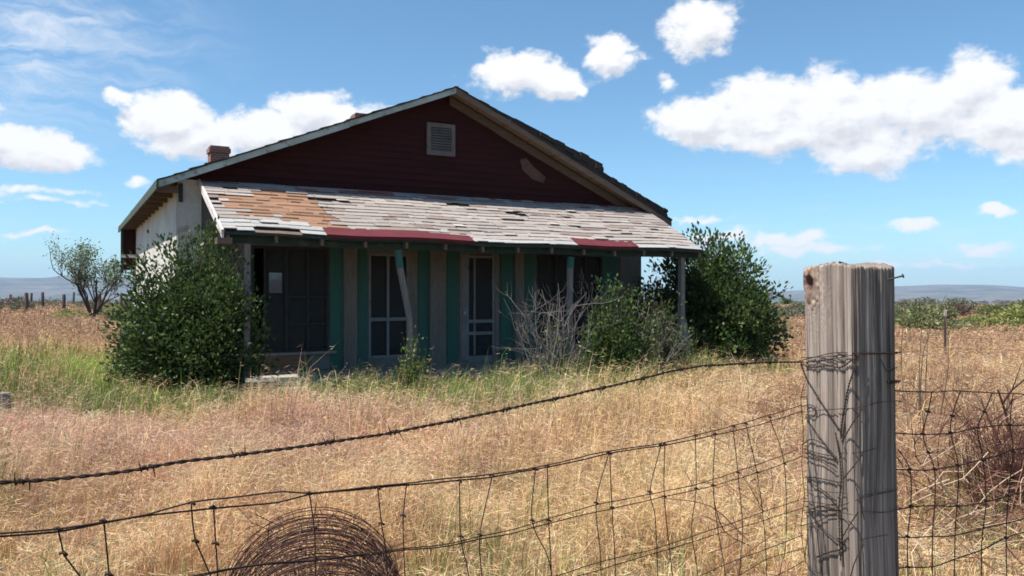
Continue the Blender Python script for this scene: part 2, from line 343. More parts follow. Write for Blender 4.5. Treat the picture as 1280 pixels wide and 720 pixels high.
mb = MB(); mb.box(UL - .03, UL + .12, VW + .152, VB, GZ - .1, roof_z(UL) - .16); mb.build('side_wall', M['stucco'], house)
mb = MB(); mb.box(UR - .15, UR, VW + .152, VB, GZ - .1, roof_z(UR) - .16); mb.build('side_wall', M['stucco'], house)
# rear wall with one window opening seen straight through the house
wb0, wb1 = U(335, VB), U(352, VB); zb0, zb1 = ZY(343, VB, 366), ZY(343, VB, 341)
mb = MB(); mb.box(UL + .12, wb0, VB - .15, VB, GZ - .1, 3.3); mb.box(wb1, UR - .15, VB - .15, VB, GZ - .1, 3.3); mb.box(wb0, wb1, VB - .15, VB, GZ - .1, zb0); mb.box(wb0, wb1, VB - .15, VB, zb1, 3.3)
mb.prism([(UL + .1, 3.3), (UR - .15, 3.3), (RU, RZ - .2)], VB - .14, VB - .02); mb.build('rear_wall', M['stucco'], house)
mb = MB(); mb.box(wb0, wb1, VB - .08, VB - .076, zb0, zb1); mb.build('screen', M['screen'], house);  # added screen, dims the daylight seen through the rear opening
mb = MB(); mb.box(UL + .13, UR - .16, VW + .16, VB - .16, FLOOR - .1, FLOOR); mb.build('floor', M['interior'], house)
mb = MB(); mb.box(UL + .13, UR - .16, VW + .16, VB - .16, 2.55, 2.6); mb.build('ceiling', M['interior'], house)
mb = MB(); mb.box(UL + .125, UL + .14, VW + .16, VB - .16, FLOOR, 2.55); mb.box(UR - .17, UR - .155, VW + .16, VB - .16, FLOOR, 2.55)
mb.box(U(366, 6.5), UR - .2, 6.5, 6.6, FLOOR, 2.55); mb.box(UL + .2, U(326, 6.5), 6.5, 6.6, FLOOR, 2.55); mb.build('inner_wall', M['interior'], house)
# gable: courses of dark red boards
mb = MB(); z = 3.362; k = 0
while z < RZ - .15:
    h = .14; z1 = min(z + h, RZ - .13)
    f = lambda zz: (RU - (RZ - .10 - zz) / ((RZ - ELZ) / (RU - EL)), RU + (RZ - .10 - zz) / ((RZ - ERZ) / (ER - RU)))
    l0, r0 = f(z); l1, r1 = f(z1); l0, r0 = max(l0, UL - .02), min(r0, UR); l1, r1 = max(l1, UL - .02), min(r1, UR)
    j = random.uniform(0, .004)
    mb.hexa([(l0, VW - .034 - j, z), (r0, VW - .034 - j, z), (r0, VW + .03, z), (l0, VW + .03, z), (l1, VW - .014, z1), (r1, VW - .014, z1), (r1, VW + .03, z1), (l1, VW + .03, z1)])
    z = z1
mb.build('gable', M['red_board'], house)
pts = [(649, 200), (656, 197), (665, 208), (681, 222), (678, 229), (664, 224), (652, 213)]
mb = MB(); mb.prism([(U(x, VW), ZY(x, VW, y)) for x, y in pts][::-1], VW - .046, VW - .036); o = mb.build('bare_patch', M['plaster_patch'], house); o['label'] = 'bare worn patch on the red gable'
# gable vent
vent0, vent1, vz0, vz1 = U(532, VW), U(567, VW), ZY(549, VW, 195), ZY(549, VW, 155)
mb = MB(); w = .085
for bx in ((vent0, vent1, vz0, vz0 + w), (vent0, vent1, vz1 - w, vz1), (vent0, vent0 + w, vz0 + w, vz1 - w), (vent1 - w, vent1, vz0 + w, vz1 - w)): mb.box(bx[0], bx[1], VW - .085, VW - .035, bx[2], bx[3])
vent = mb.build('vent', M['vent_grey'], house); mb = MB()
for k in range(9):
    z = vz0 + w + (vz1 - vz0 - 2 * w) * (k + .5) / 9; mb.hexa([(vent0 + w, VW - .075, z - .03), (vent1 - w, VW - .075, z - .03), (vent1 - w, VW - .068, z - .03), (vent0 + w, VW - .068, z - .03), (vent0 + w, VW - .045, z + .02), (vent1 - w, VW - .045, z + .02), (vent1 - w, VW - .038, z + .02), (vent0 + w, VW - .038, z + .02)])
mb.build('louvre', M['vent_grey'], vent)
# main roof: deck with soffit boards, shingle cover, fascias
def roof_slope(u0, z0, u1, z1, name):
    mb = MB(); L_ = math.hypot(u1 - u0, z1 - z0); nx, nz = -(z1 - z0) / L_, (u1 - u0) / L_
    if nz < 0: nx, nz = -nx, -nz
    n = 9; W = 1.4
    for i in range(n):              # soffit boards run front to back
        a, b = i / n, (i + .97) / n; p = lambda t, o: (u0 + (u1 - u0) * t + nx * o, z0 + (z1 - z0) * t + nz * o)
        q = [p(a, -.075), p(b, -.075), p(b, -.02), p(a, -.02)]
        mb.prism(q, VF + .02, VB + .4)
    mb.build('roof_deck', M['tan_wood'], house)
    mb = MB(); rows = 22; cols = 30
    for i in range(rows):
        for j in range(cols):
            if u0 > u1 and random.random() < .03: continue
            a, b = i / rows, (i + 1.12) / rows; v0 = VF - .03 + (VB + .45 - VF) * j / cols; v1 = VF - .03 + (VB + .45 - VF) * (j + 1) / cols
            t = random.uniform(.012, .03); lift = random.uniform(0, .012)
            A = (u0 + (u1 - u0) * a, z0 + (z1 - z0) * a); B = (u0 + (u1 - u0) * b, z0 + (z1 - z0) * b)
            d = -.018
            P = [(A[0] + nx * (.0 + lift + d), v0, A[1] + nz * (.0 + lift + d)), (B[0] + nx * d, v0, B[1] + nz * d), (B[0] + nx * d, v1, B[1] + nz * d), (A[0] + nx * (lift + d), v1, A[1] + nz * (lift + d))]
            Q = [(x + nx * t, y, zz + nz * t) for x, y, zz in P]
            Q[0] = (Q[0][0] + nx * .015, Q[0][1], Q[0][2] + nz * .015); Q[3] = (Q[3][0] + nx * .015, Q[3][1], Q[3][2] + nz * .015)
            mb.hexa(P + Q)
    return mb.build('roof', M['dark_roof'], house)
roofL = roof_slope(EL, ELZ, RU, RZ, 'l'); roofR = roof_slope(ER, ERZ, RU, RZ, 'r')
def rake_board(u0, z0, u1, z1, y0, y1, top, bot, mat, name, lab=None):
    mb = MB(); n = 5
    for i in range(n):
        a, b = i / n, (i + .995) / n; A = (u0 + (u1 - u0) * a, z0 + (z1 - z0) * a); B = (u0 + (u1 - u0) * b, z0 + (z1 - z0) * b); w = [random.uniform(-.008, .008) for _ in range(2)]
        mb.prism([(A[0], A[1] - bot + w[0]), (B[0], B[1] - bot + w[0]), (B[0], B[1] - top + w[1] * .5), (A[0], A[1] - top + w[1] * .5)], y0, y1)
    o = mb.build(name, mat, house)
    if lab: o['label'] = lab
rake_board(EL, ELZ, RU, RZ, VF - .012, VF + .018, -.01, .13, M['pale_trim'], 'rake_board', 'flaking pale green rake board')
rake_board(RU, RZ, ER, ERZ, VF - .012, VF + .018, .02, .15, M['brown_wood'], 'rake_board', 'bare brown rake board')
rake_board(RU, RZ, ER - .1, ERZ + .04, VW - .10, VW - .045, .12, .30, M['soffit_dark'], 'rake_board', 'inner board under the right rake')
mb = MB()
for i in range(13):      # left eave: rafter tails and fascia
    mb = MB(); v = VF + .3 + i * .88; mb.box(EL + .03, UL - .03, v, v + .05, ELZ - .17, ELZ - .06); mb.build('rafter_tail', M['brown_wood'], house)
mb = MB(); mb.box(EL - .025, EL + .004, VF - .03, VB + .4, ELZ - .15, ELZ + .01, jit=.004); mb.build('eave_board', M['old_green'], house)
mb = MB(); mb.box(UL - .045, UL - .032, VF + .6, VB, roof_z(UL) - .26, roof_z(UL) - .16); mb.build('frieze_board', M['tan_wood'], house)
mb = MB(); mb.box(UL - .02, UL + .05, VW - .09, VW - .035, 2.95, 3.28); mb.build('corner_bracket', M['frame_dark'], house)
# old shingle layers standing proud on the right slope
def slab(ua, ub, v0, v1, lo, hi, taper=1, name='raised_shingles'):
    mb = MB(); n = 16
    for L_ in range(4):
        for i in range(n):
            a, b = i / n, (i + 1.05) / n; s = (L_ + .0) / 4; h0 = lo + (hi - lo) * s; t = (hi - lo) / 4 * random.uniform(.9, 1.3)
            A, B = ua + (ub - ua) * a, min(ub, ua + (ub - ua) * b) - random.uniform(0, .03) * (i == n - 1); k0 = 1 - taper * (1 - a); k1 = min(1.02, 1 - taper * (1 - b)); e = random.uniform(0, .05)
            mb.hexa([(A, v0 + e, roof_z(A) + h0 * k0), (B, v0 + e, roof_z(B) + h0 * k1), (B, v1, roof_z(B) + h0 * k1), (A, v1, roof_z(A) + h0 * k0),
                     (A, v0 + e, roof_z(A) + (h0 + t) * k0), (B, v0 + e, roof_z(B) + (h0 + t) * k1), (B, v1, roof_z(B) + (h0 + t) * k1), (A, v1, roof_z(A) + (h0 + t) * k0)])
    mb.build(name, M['dark_roof'], house)
slab(RU + .35, U(756, VF), VF + .02, 9.0, .0, .34, .9); slab(U(756, VF) - .3, U(837, VF), VF + .03, 9.5, .0, .21, .25); slab(U(837, VF) - .4, U(841, VF), VF + .06, 9.5, .0, .09, .3)
# chimneys
def chimney(px, y, v, w):
    u = U(px, v); zt = ZY(px, v, y); zb = roof_z(u) - .3; mb = MB()
    mb.box(u - w / 2, u + w / 2, v - w / 2, v + w / 2, zb, zt - .16); mb.box(u - w / 2 - .03, u + w / 2 + .03, v - w / 2 - .03, v + w / 2 + .03, zt - .16, zt - .05); mb.box(u - w / 2, u + w / 2, v - w / 2, v + w / 2, zt - .05, zt)
    return mb.build('chimney', M['brick'], roofL)
chimney(273, 184, 8, .44); chimney(450, 143, 9.5, .40)
# rear lean-to corner seen past the left wall
zl0 = ZY(150, 12.4, 336)
mb = MB(); mb.box(EL + .04, UL - .05, 12.45, 12.50, zl0, ELZ - .08); mb.box(EL + .04, UL - .05, 12.5, 13.9, zl0, ELZ - .1); mb.build('rear_porch_panel', M['red_board'], house)
mb = MB(); mb.box(EL - .03, EL + .04, 12.40, 12.46, zl0 - .12, ELZ - .1); mb.build('rear_porch_edge', M['dark_green'], house)
mb = MB(); mb.box(EL - .02, UL - .03, 12.36, 12.44, ZY(150, 12.4, 322), ZY(150, 12.4, 318)); mb.build('rear_porch_rail', M['white_trim'], house)

# ---- porch
PT = 3.37; PE = 2.28; URE, URT = 9.72, 10.15
def prf(u, t): # u in 0..1 along, t 0 eave..1 top -> point on the porch roof plane
    uu = (URE + (URT - URE) * t) * u; sag = -.05 * math.sin(math.pi * u) * (1 - t) * .6 - .10 * u * (1 - t) * .5
    return Vector((uu, VW * t, PE + (PT - PE) * t + sag + .012 * math.sin(u * 23) * (1 - t)))
def quadtop(mb, ua, ub, ta, tb, o0, o1, th, mat, col):
    nrm = Vector((0, -(PT - PE), VW)).normalized()
    P = [prf(ua, ta) + nrm * o0, prf(ub, ta) + nrm * (o0 + random.uniform(-.003, .003)), prf(ub, tb) + nrm * o1, prf(ua, tb) + nrm * o1]
    mb.hexa([tuple(p) for p in P] + [tuple(p + nrm * th) for p in P], mat, col)
mb = MB(); n = 24
for i in range(n): quadtop(mb, i / n, (i + 1) / n, 0.0, 1.0, -.05, -.05, .03, 0, (1, 1, 1))
porch_roof = mb.build('porch_roof', M['brown_wood'], house)
mb = MB(); rows = 15
pu0, pu1 = U(262, 1.6) / 10, U(402, .7) / 10
red0, red1, red2, red3 = U(408, 0) / URE, U(592, 0) / URE, U(722, 0) / URE, U(797, 0) / URE
# tan patches where top layer is gone, given as (u0,u1,row0,row1)
def in_tan(u, r, wob):
    uu = u * 10 * 1.13 + wob; e = [0, 0, (1.9, 2.25), (1.2, 2.3), (.55, 2.3), (.4, 2.25), (.35, 2.2), (.3, 2.1), (.3, 2.0), (.3, 1.95), (.75, 1.9), (.9, 1.7), (1.0, 1.5), (1.0, 1.3), 0][r]
    if not e: return False
    if r in (4, 5) and 1.15 < uu < 1.4: return False
    if r in (7, 8) and .95 < uu < 1.3 + .2 * (r == 8): return False
    return e[0] < uu < e[1]
for r in range(rows):
    t0, t1 = r / rows, (r + 1.18) / rows; t1 = min(t1, 1.0); u = 0.0
    rowtone = random.uniform(.88, 1.06)
    while u < 1:
        w = random.choice((random.uniform(.012, .03), random.uniform(.03, .09))); ub = min(1, u + w)
        if 1 - ub < .006: ub = 1
        um = (u + ub) / 2; cu = um * 10; tan = in_tan(um, r, random.uniform(-.06, .06))
        k = random.uniform(.94, 1.05) * rowtone
        big = float(fbm(cu * .8, r * .5, 1.0, 4, 3)); th = random.uniform(.008, .02); lift = random.uniform(.006, .016)
        if tan: c = (.36 * k, .205 * k, .13 * k); th = .008; lift = .004
        else:
            c = (.425, .370, .335)
            c = tuple(q * k * (.80 + .36 * big) for q in c)
            if random.random() < .07: c = (c[0] * .74, c[1] * .66, c[2] * .64)
            if r <= 2 and cu < 2.4: c = (.44 * k, .425 * k, .405 * k)
            if r <= 0: c = (.47 * k, .455 * k, .44 * k)
            if r >= 13 and random.random() < .22: c = (.36 * k, .17 * k, .15 * k)
            if random.random() < .004: c = (.30 * k, .12 * k, .10 * k)
            if random.random() < .12: lift += random.uniform(.008, .028)
        hole = (.25 < cu < .62 and r == 12) or (2.0 < cu < 2.4 and r == 10) or (4.6 < cu < 5.2 and r == 11) or random.random() < .006
        if not hole: 
            j = random.uniform(-.006, .006) * (r > 0)
            quadtop(mb, u, ub - random.choice((0, .0003, .001)), t0 + j, t1, lift, .0, th, 0, c)
        u = ub
for r in range(1, rows):      # dark-coloured slivers laid over the joints in place of open gaps between courses
    u = 0
    while u < .99:
        u += random.uniform(.002, .05); w = random.uniform(.01, .09)
        if u + w > .995: break
        t = (r + random.uniform(-.05, .12)) / rows; k = random.uniform(.6, 1.4)
        quadtop(mb, u, u + w, t, t + random.uniform(.004, .011), .022, .018, .006, 0, (.15 * k, .10 * k, .085 * k) if random.random() < .8 else (.24, .09, .08)); u += w
# a few curled, broken shingles
for (cu, r, h) in ((5.95, 9, .10), (6.05, 8.6, .07), (5.8, 9.3, .06), (3.9, 12, .05), (7.5, 11, .05), (2.3, 10, .05), (8.3, 12, .05), (4.3, 4, .04), (6.6, 6, .04)):
    quadtop(mb, cu / 10, cu / 10 + .022, r / rows, (r + 1) / rows, h, .01, .01, 0, (.6, .52, .46))
mb.build('shingles', M['shingle'], porch_roof)
for (a, b) in ((red0, red1), (red2, red3)):
    mb = MB(); n = 14 if b - a > .1 else 6
    for i in range(n):
        ua, ub = a + (b - a) * i / n, a + (b - a) * (i + 1) / n; t = (.125 if a < .4 else .125) + random.uniform(-.012, .012) - .03 * i / n
        quadtop(mb, ua, ub, -.012, t, .040, .036, .006, 0, (1, 1, 1))
        P0, P1 = prf(ua, -.012), prf(ub, -.012); mb.hexa([(P0.x, P0.y - .006, P0.z - .01), (P1.x, P1.y - .006, P1.z - .01), (P1.x, P1.y, P1.z - .01), (P0.x, P0.y, P0.z - .01), (P0.x, P0.y - .006, P0.z + .035), (P1.x, P1.y - .006, P1.z + .035), (P1.x, P1.y, P1.z + .035), (P0.x, P0.y, P0.z + .035)])
    o = mb.build('eave_flashing', M['red_edge'], porch_roof); o['label'] = 'dark red metal strip along the porch eave'
mb = MB(); n = 20
for i in range(n):      # eave fascia
    a, b = prf(i / n, 0), prf((i + 1) / n, 0)
    mb.hexa([(a.x, -.0, a.z - .055), (b.x, -.0, b.z - .055), (b.x, .03, b.z - .055), (a.x, .03, a.z - .055), (a.x, -.0, a.z - .01), (b.x, -.0, b.z - .01), (b.x, .03, b.z - .01), (a.x, .03, a.z - .01)])
mb.build('eave_fascia', M['dark_green'], porch_roof)
mb = MB(); 
for i in range(n):
    a, b = prf(i / n, .08), prf((i + 1) / n, .08); mb.hexa([(a.x, .16, a.z - .26), (b.x, .16, b.z - .26), (b.x, .26, b.z - .26), (a.x, .26, a.z - .26), (a.x, .16, a.z - .07), (b.x, .16, b.z - .07), (b.x, .26, b.z - .07), (a.x, .26, a.z - .07)])
mb.build('porch_beam', M['dark_green'], house)
mb = MB()
for i in range(14):
    u = .004 + i / 13 * .985; a, b = prf(u, 0.0), prf(u, .99); mb.hexa([(a.x, .02, a.z - .16), (a.x + .05, .02, a.z - .16), (b.x + .05, b.y, b.z - .16), (b.x, b.y, b.z - .16), (a.x, .02, a.z - .055), (a.x + .05, .02, a.z - .055), (b.x + .05, b.y, b.z - .055), (b.x, b.y, b.z - .055)])
mb.build('porch_rafter', M['brown_wood'], porch_roof)
mb = MB(); a, b = prf(0, -.01), prf(0, 1)      # left edge board, white over red
mb.hexa([(a.x - .04, a.y, a.z - .10), (a.x - .005, a.y, a.z - .10), (b.x - .005, b.y, b.z - .10), (b.x - .04, b.y, b.z - .10), (a.x - .04, a.y, a.z + .03), (a.x - .005, a.y, a.z + .03), (b.x - .005, b.y, b.z + .03), (b.x - .04, b.y, b.z + .03)])
mb.build('edge_board', M['white_trim'], porch_roof)
mb = MB(); mb.box(-.10, .12, -.02, .22, PE - .20, PE - .105); mb.build('eave_end_block', M['brown_wood'], porch_roof)
# top flashing between porch roof and gable (dark red remains)
mb = MB(); n = 30
for i in range(n):
    a, b = prf(i / n, 1), prf((i + 1) / n, 1); h = random.uniform(.005, .045); mb.box(a.x, b.x, VW - .08, VW - .045, a.z + .0, a.z + .02 + h)
mb.build('top_flashing', M['red_board'], porch_roof)
# porch slab
mb = MB(); mb.box(.15, 9.7, .1, VW - .005, GZ - .1, FLOOR - .06); mb.build('porch_slab', M['concrete'], house)
# painted strips and pilasters beside the openings
def strip(p0, p1, y1, proud, mat, name, zb=None, y0=300):
    u0, u1 = U(p0, VW - proud), U(p1, VW - proud); pm = (p0 + p1) / 2; zb_ = FLOOR - .06 if zb is None else zb
    mb = MB(); mb.box(u0, u1, VW - proud, VW - .003, zb_, ZY(pm, VW, y0)); return mb.build(name, mat, house)
for p0, p1 in ((413, 430), (447.5, 459), (523, 537.5), (558.5, 572), (626, 644), (656, 670), (753, 772)): strip(p0, p1, 450, .03, M['teal'], 'painted_strip', y0=303)
for p0, p1 in ((430.5, 447), (538, 558), (644.5, 655.5)): strip(p0, p1, 458, .10, M['grey_wood'], 'pilaster', y0=300)
strip(775, 801, 450, .02, M['grey_wood'], 'end_boards', y0=300)
def window(o, vbars, hbars, mat, screens, sill=True, fw=.05):
    u0, u1, z0, z1 = o; mb = MB(); v0, v1 = VW - .015, VW + .03
    mb.box(u0, u1, v0, v1, z0, z0 + fw); mb.box(u0, u1, v0, v1, z1 - fw, z1); mb.box(u0, u0 + fw, v0, v1, z0 + fw, z1 - fw); mb.box(u1 - fw, u1, v0, v1, z0 + fw, z1 - fw)
    w = mb.build('window', mat, house)
    mb = MB()
    for (b, t) in vbars: mb.box(b - t / 2, b + t / 2, v0 + .004, v1 - .004, z0 + fw, z1 - fw)
    for (a, b, h, t) in hbars: mb.box(a, b, v0 + .008, v1 - .008, h - t / 2, h + t / 2)
    mb.build('glazing_bar', mat, w)
    for (a, b, c, d) in screens: mb = MB(); mb.box(a, b, v1 + .005, v1 + .009, c, d); mb.build('screen', M['screen'], w)
    if sill: mb = MB(); mb.box(u0 - .05, u1 + .12, VW - .14, VW - .001, z0 - .05, z0 - .002); mb.build('sill', M['frame'], w)
    return w
zz = lambda p, y: ZY(p, VW, y); uu = lambda p: U(p, VW)
window(op1, [(uu(358), .05), (uu(385), .05), (uu(331), .03)], [(uu(358), op1[1] - .05, zz(370, 371), .04), (uu(358), op1[1] - .05, zz(385, 405), .035)], M['frame_dark'],
       [(uu(359), uu(384.5), op1[2] + .05, op1[3] - .05), (uu(385.5), op1[1] - .05, op1[2] + .05, op1[3] - .05), (uu(332), uu(357), op1[2] + .05, op1[3] - .05)])
window(op2, [(uu(485), .05)], [(op2[0] + .05, op2[1] - .05, zz(485, 399), .07)], M['frame'], [(op2[0] + .05, op2[1] - .05, op2[2] + .05, op2[3] - .05)], sill=False)
window(op3, [(uu(695), .05), (uu(712), .09), (uu(732), .05)], [(op3[0] + .05, op3[1] - .05, zz(700, 352), .045)], M['frame_dark'], [(op3[0] + .05, uu(710), op3[2] + .05, op3[3] - .05), (uu(714), op3[1] - .05, op3[2] + .05, op3[3] - .05)])
strip(511.5, 522, 445, .02, M['grey_wood'], 'window_casing', y0=315)
# low base wall panels under the left window (two tones)
mb = MB(); mb.box(uu(318), uu(384), VW - .035, VW - .005, FLOOR - .05, op1[2] - .055); o = mb.build('base_panel', M['tan_wood'], house)
mb = MB(); mb.box(uu(386), uu(412), VW - .035, VW - .005, FLOOR - .05, op1[2] - .055); mb.build('base_panel', M['porch_wall'], house)
# screen door
du0, du1, dz0, dz1 = opd; fw = .07
mb = MB(); mb.box(du0 - .06, du0 - .001, VW - .03, VW - .003, dz0, dz1 + .06); mb.box(du1 + .001, du1 + .10, VW - .03, VW - .003, dz0, dz1 + .06); mb.box(du0 - .001, du1 + .001, VW - .03, VW - .003, dz1 + .002, dz1 + .06); mb.build('door_frame', M['grey_wood'], house)
mb = MB(); s0 = uu(583); mb.box(du0 + .005, s0, VW - .02, VW + .01, dz0, dz1 - .005)
mb.box(s0, s0 + .05, VW - .02, VW + .01, dz0, dz1 - .005); mb.box(du1 - .055, du1 - .005, VW - .02, VW + .01, dz0, dz1 - .005)
for y, h in ((321, .06), (401.5, .07), (416.5, .07), (449, .16)): z = zz(598, y); mb.box(s0 + .05, du1 - .055, VW - .018, VW + .008, z - h / 2, z + h / 2)
mb.box(uu(593) - .02, uu(593) + .02, VW - .012, VW + .004, dz0 + .1, dz1 - .05)
door = mb.build('screen_door', M['frame'], house)
mb = MB(); mb.box(s0 + .05, du1 - .055, VW + .012, VW + .016, dz0, dz1 - .01); mb.build('screen', M['screen'], door)
mb = MB(); kz = zz(578, 391); ku = uu(579); mb.tube([(ku, VW - .02, kz), (ku, VW - .05, kz), (ku, VW - .055, kz), (ku, VW - .08, kz), (ku, VW - .085, kz)], [.03, .015, .03, .033, .015], 10); mb.build('handle', M['zinc'], door, True)
# porch posts
def post(px, v, w, top_y, mat, name='porch_post', lab=None, zb=GZ - .05):
    u = U(px, v); mb = MB(); z1 = PE - .18; mb.box(u - w / 2, u + w / 2, v - w / 2, v + w / 2, zb, z1, jit=.006); o = mb.build(name, mat, house)
    if lab: o['label'] = lab
    return u
post(308, .22, .10, 300, M['grey_wood'], lab='grey corner post beside the bush')
mb = MB(); u = U(712.5, .22)
mb.tube([(u, .22, GZ), (u - .01, .22, 1.0), (u, .22, 1.82)], .065, 8); mid = mb.build('porch_post', M['grey_wood'], house)
mb = MB(); mb.tube([(u, .22, 1.8), (u + .02, .22, 2.02)], .072, 8); mb.build('paint_band', M['teal'], mid)
ul = U(497.5, .22); ub_ = U(512, .1)      # broken, leaning post
path = [(ul, .22, ZY(497, .22, 312)), (U(500, .22), .22, ZY(500, .2, 335)), (U(507, .18), .18, ZY(507, .2, 372)), (U(512, .12), .12, ZY(511, .2, 400)), (U(513, .08), .08, -.32)]
mb = MB(); mb.tube([path[1]] + path[2:], [.062, .06, .055, .055], 8); lp = mb.build('porch_post', M['grey_wood'], house); lp['label'] = 'cracked leaning post in front of the window'
mb = MB(); mb.tube([path[0], path[1]], .068, 8); mb.build('paint_band', M['teal'], lp)
ur = post(852, .22, .11, 318, M['grey_wood'], lab='right corner post on a thick footing')
mb = MB(); h0, h1 = GZ - .05, ZY(856, .2, 398); 
mb.tube([(ur + .03, .22, h0), (ur + .04, .2, h0 + .35), (ur + .03, .21, (h0 + h1) / 2 + .2), (ur + .01, .22, h1)], [.20, .17, .15, .08], 9); mb.build('post_footing', M['porch_wall'], house)

# ------------------------------------------------------------------ plants
def leaves_mesh(name, P, D, size, cols, mat, parent):
    """P leaf base points, D directions, diamonds with slight fold"""
    n = len(P); L_ = size * RS.uniform(.6, 1.3, n)[:, None]; D = D / np.linalg.norm(D, axis=1, keepdims=True)
    S = np.cross(D, RS.normal(size=(n, 3))); S /= np.linalg.norm(S, axis=1, keepdims=True); N_ = np.cross(D, S)
    v0 = P; v1 = P + D * L_ * .5 + S * L_ * .28 + N_ * L_ * .06; v2 = P + D * L_; v3 = P + D * L_ * .5 - S * L_ * .28 + N_ * L_ * .06
    V = np.stack([v0, v1, v2, v3], 1).reshape(-1, 3); Q = np.arange(4 * n).reshape(-1, 4)
    C = np.repeat(cols, 4, 0); return mesh_np(name, V, Q, np.zeros((0, 3), int), C, mat, parent)
def leaf_cols(n, base, var=.3, alt=None, p=.1):
    c = np.array(base)[None] * RS.uniform(1 - var, 1 + var, (n, 1)) * RS.uniform(.9, 1.1, (n, 3))
    if alt is not None: k = RS.rand(n) < p; c[k] = np.array(alt) * RS.uniform(.8, 1.2, (k.sum(), 1))
    return c
def bush(name, x, y, rx, ry, h, nb, lpb, size, base, label, cat='bush', alt=None, p=.1, shoots=0, flat=None, seed=1, bark=(.10, .075, .06), droop=0.0, shape=None):
    rs = np.random.RandomState(seed); gz = float(ground_z(x, y)); root = empty(name, (x, y, gz)); tag(root, label, cat)
    mb = MB(); LP = []; LD = []
    for i in range(nb):
        a = rs.uniform(0, 2 * np.pi); ph = math.acos(rs.uniform(.02, 1)) ; rad = rs.uniform(.62, 1.0) * (1 + .18 * math.sin(3 * a + seed) )
        tz = .5 + .5 * math.cos(ph)*1.0
        tip = np.array([rx * rad * math.sin(ph) * math.cos(a), ry * rad * math.sin(ph) * math.sin(a), h * (.12 + .84 * math.cos(ph) * rad)])
        if shape: tip = shape(tip)
        if i < shoots: tip = np.array([rx * .55 * rs.uniform(-1, 1), ry * .5 * rs.uniform(-1, 1), h * rs.uniform(.93, 1.08)])
        b0 = np.array([rx * .15 * rs.uniform(-1, 1), ry * .15 * rs.uniform(-1, 1), -.05]); mid = b0 + (tip - b0) * .5 + rs.normal(size=3) * .10 * h * .5 + np.array([0, 0, .12 * h])
        pts = smooth_path([b0, mid, tip], h * .14)
        mb.tube(pts, list(np.linspace(.018, .004, len(pts)) * (h / 2.4)), 4, col=bark, caps=False)
        pts = np.array(pts); k = lpb if i >= shoots else lpb // 2
        nc = 7 if i >= shoots else 4; tc_ = rs.beta(2.4, 1.0, nc) * (len(pts) - 1.001); ic = tc_.astype(int); fc = (tc_ - ic)[:, None]; cc = pts[ic] * (1 - fc) + pts[ic + 1] * fc + rs.normal(size=(nc, 3)) * h * (.055 if i >= shoots else .015); cc[:, 2] = np.maximum(cc[:, 2], .08); c = cc[rs.randint(0, nc, k)]
        spread = min(.085, h * .04); off = rs.normal(size=(k, 3)) * spread
        c = c + off; c[:, 2] = np.maximum(c[:, 2], .02); LP.append(c); LD.append(off * .8 + (tip - b0) * .05 + rs.normal(size=(k, 3)) * .045 + np.array([0, 0, .02]))
    mb.build('branches', M['bark'], root); P = np.concatenate(LP); D = np.concatenate(LD)
    if flat is not None: k = flat(P[:, 0] + x, P[:, 1] + y, P[:, 2] + gz); P, D = P[k], D[k]
    leaves_mesh('foliage', P, D, size, leaf_cols(len(P), base, .35, alt, p), M['leaf'], root); return root
def outside(x, y, z):   # keep leaves out of the house body
    dx, dy = x - HO[0], y - HO[1]; u = dx * CU + dy * SU; v = -dx * SU + dy * CU
    inb = (u > UL - .06) & (u < UR + .03) & (v > VW - .06); rf = (u > -.05) & (u < URT) & (v > -.05) & (v < VW) & (z > PE - .2 + v * .43 - .05)
    return ~(inb | rf)
bush('bush', -5.05, 12.75, 1.13, 1.1, 2.55, 480, 150, .072, (.050, .084, .022), 'large dark green bush against the left corner of the farmhouse', alt=(.10, .15, .04), p=.22, shoots=9, flat=outside, seed=3)
bush('bush', 4.55, 18.45, 1.72, 1.6, 2.72, 480, 140, .10, (.048, .085, .022), 'rounded dark green bush beyond the right end of the porch', alt=(.11, .16, .04), p=.18, shoots=34, flat=outside, seed=5)
bush('shrub', .128 * 14.6, 14.35, .85, .6, 1.72, 150, 60, .075, (.055, .095, .025), 'green leafy shrub in front of the porch between grey dead stems', cat='shrub', alt=(.12, .16, .04), p=.2, shoots=14, flat=outside, seed=8)
bush('shrub', .185 * 15.6, 15.3, .60, .5, 1.45, 80, 40, .07, (.06, .09, .03), 'thin low shrub before the right corner post of the porch', cat='shrub', alt=(.14, .15, .06), p=.3, shoots=12, flat=outside, seed=9)
bush('shrub', -.128 * 12.7, 12.75, .36, .3, .98, 26, 26, .065, (.075, .12, .03), 'small spindly green shrub at the foot of the leaning porch post', cat='shrub', alt=(.18, .22, .06), p=.3, shoots=8, flat=outside, seed=12)
bush('shrub', -.462 * 18.5, 18.5, .45, .6, 1.35, 40, 60, .08, (.06, .10, .03), 'green shrub growing along the side wall behind the big bush', cat='shrub', seed=14)
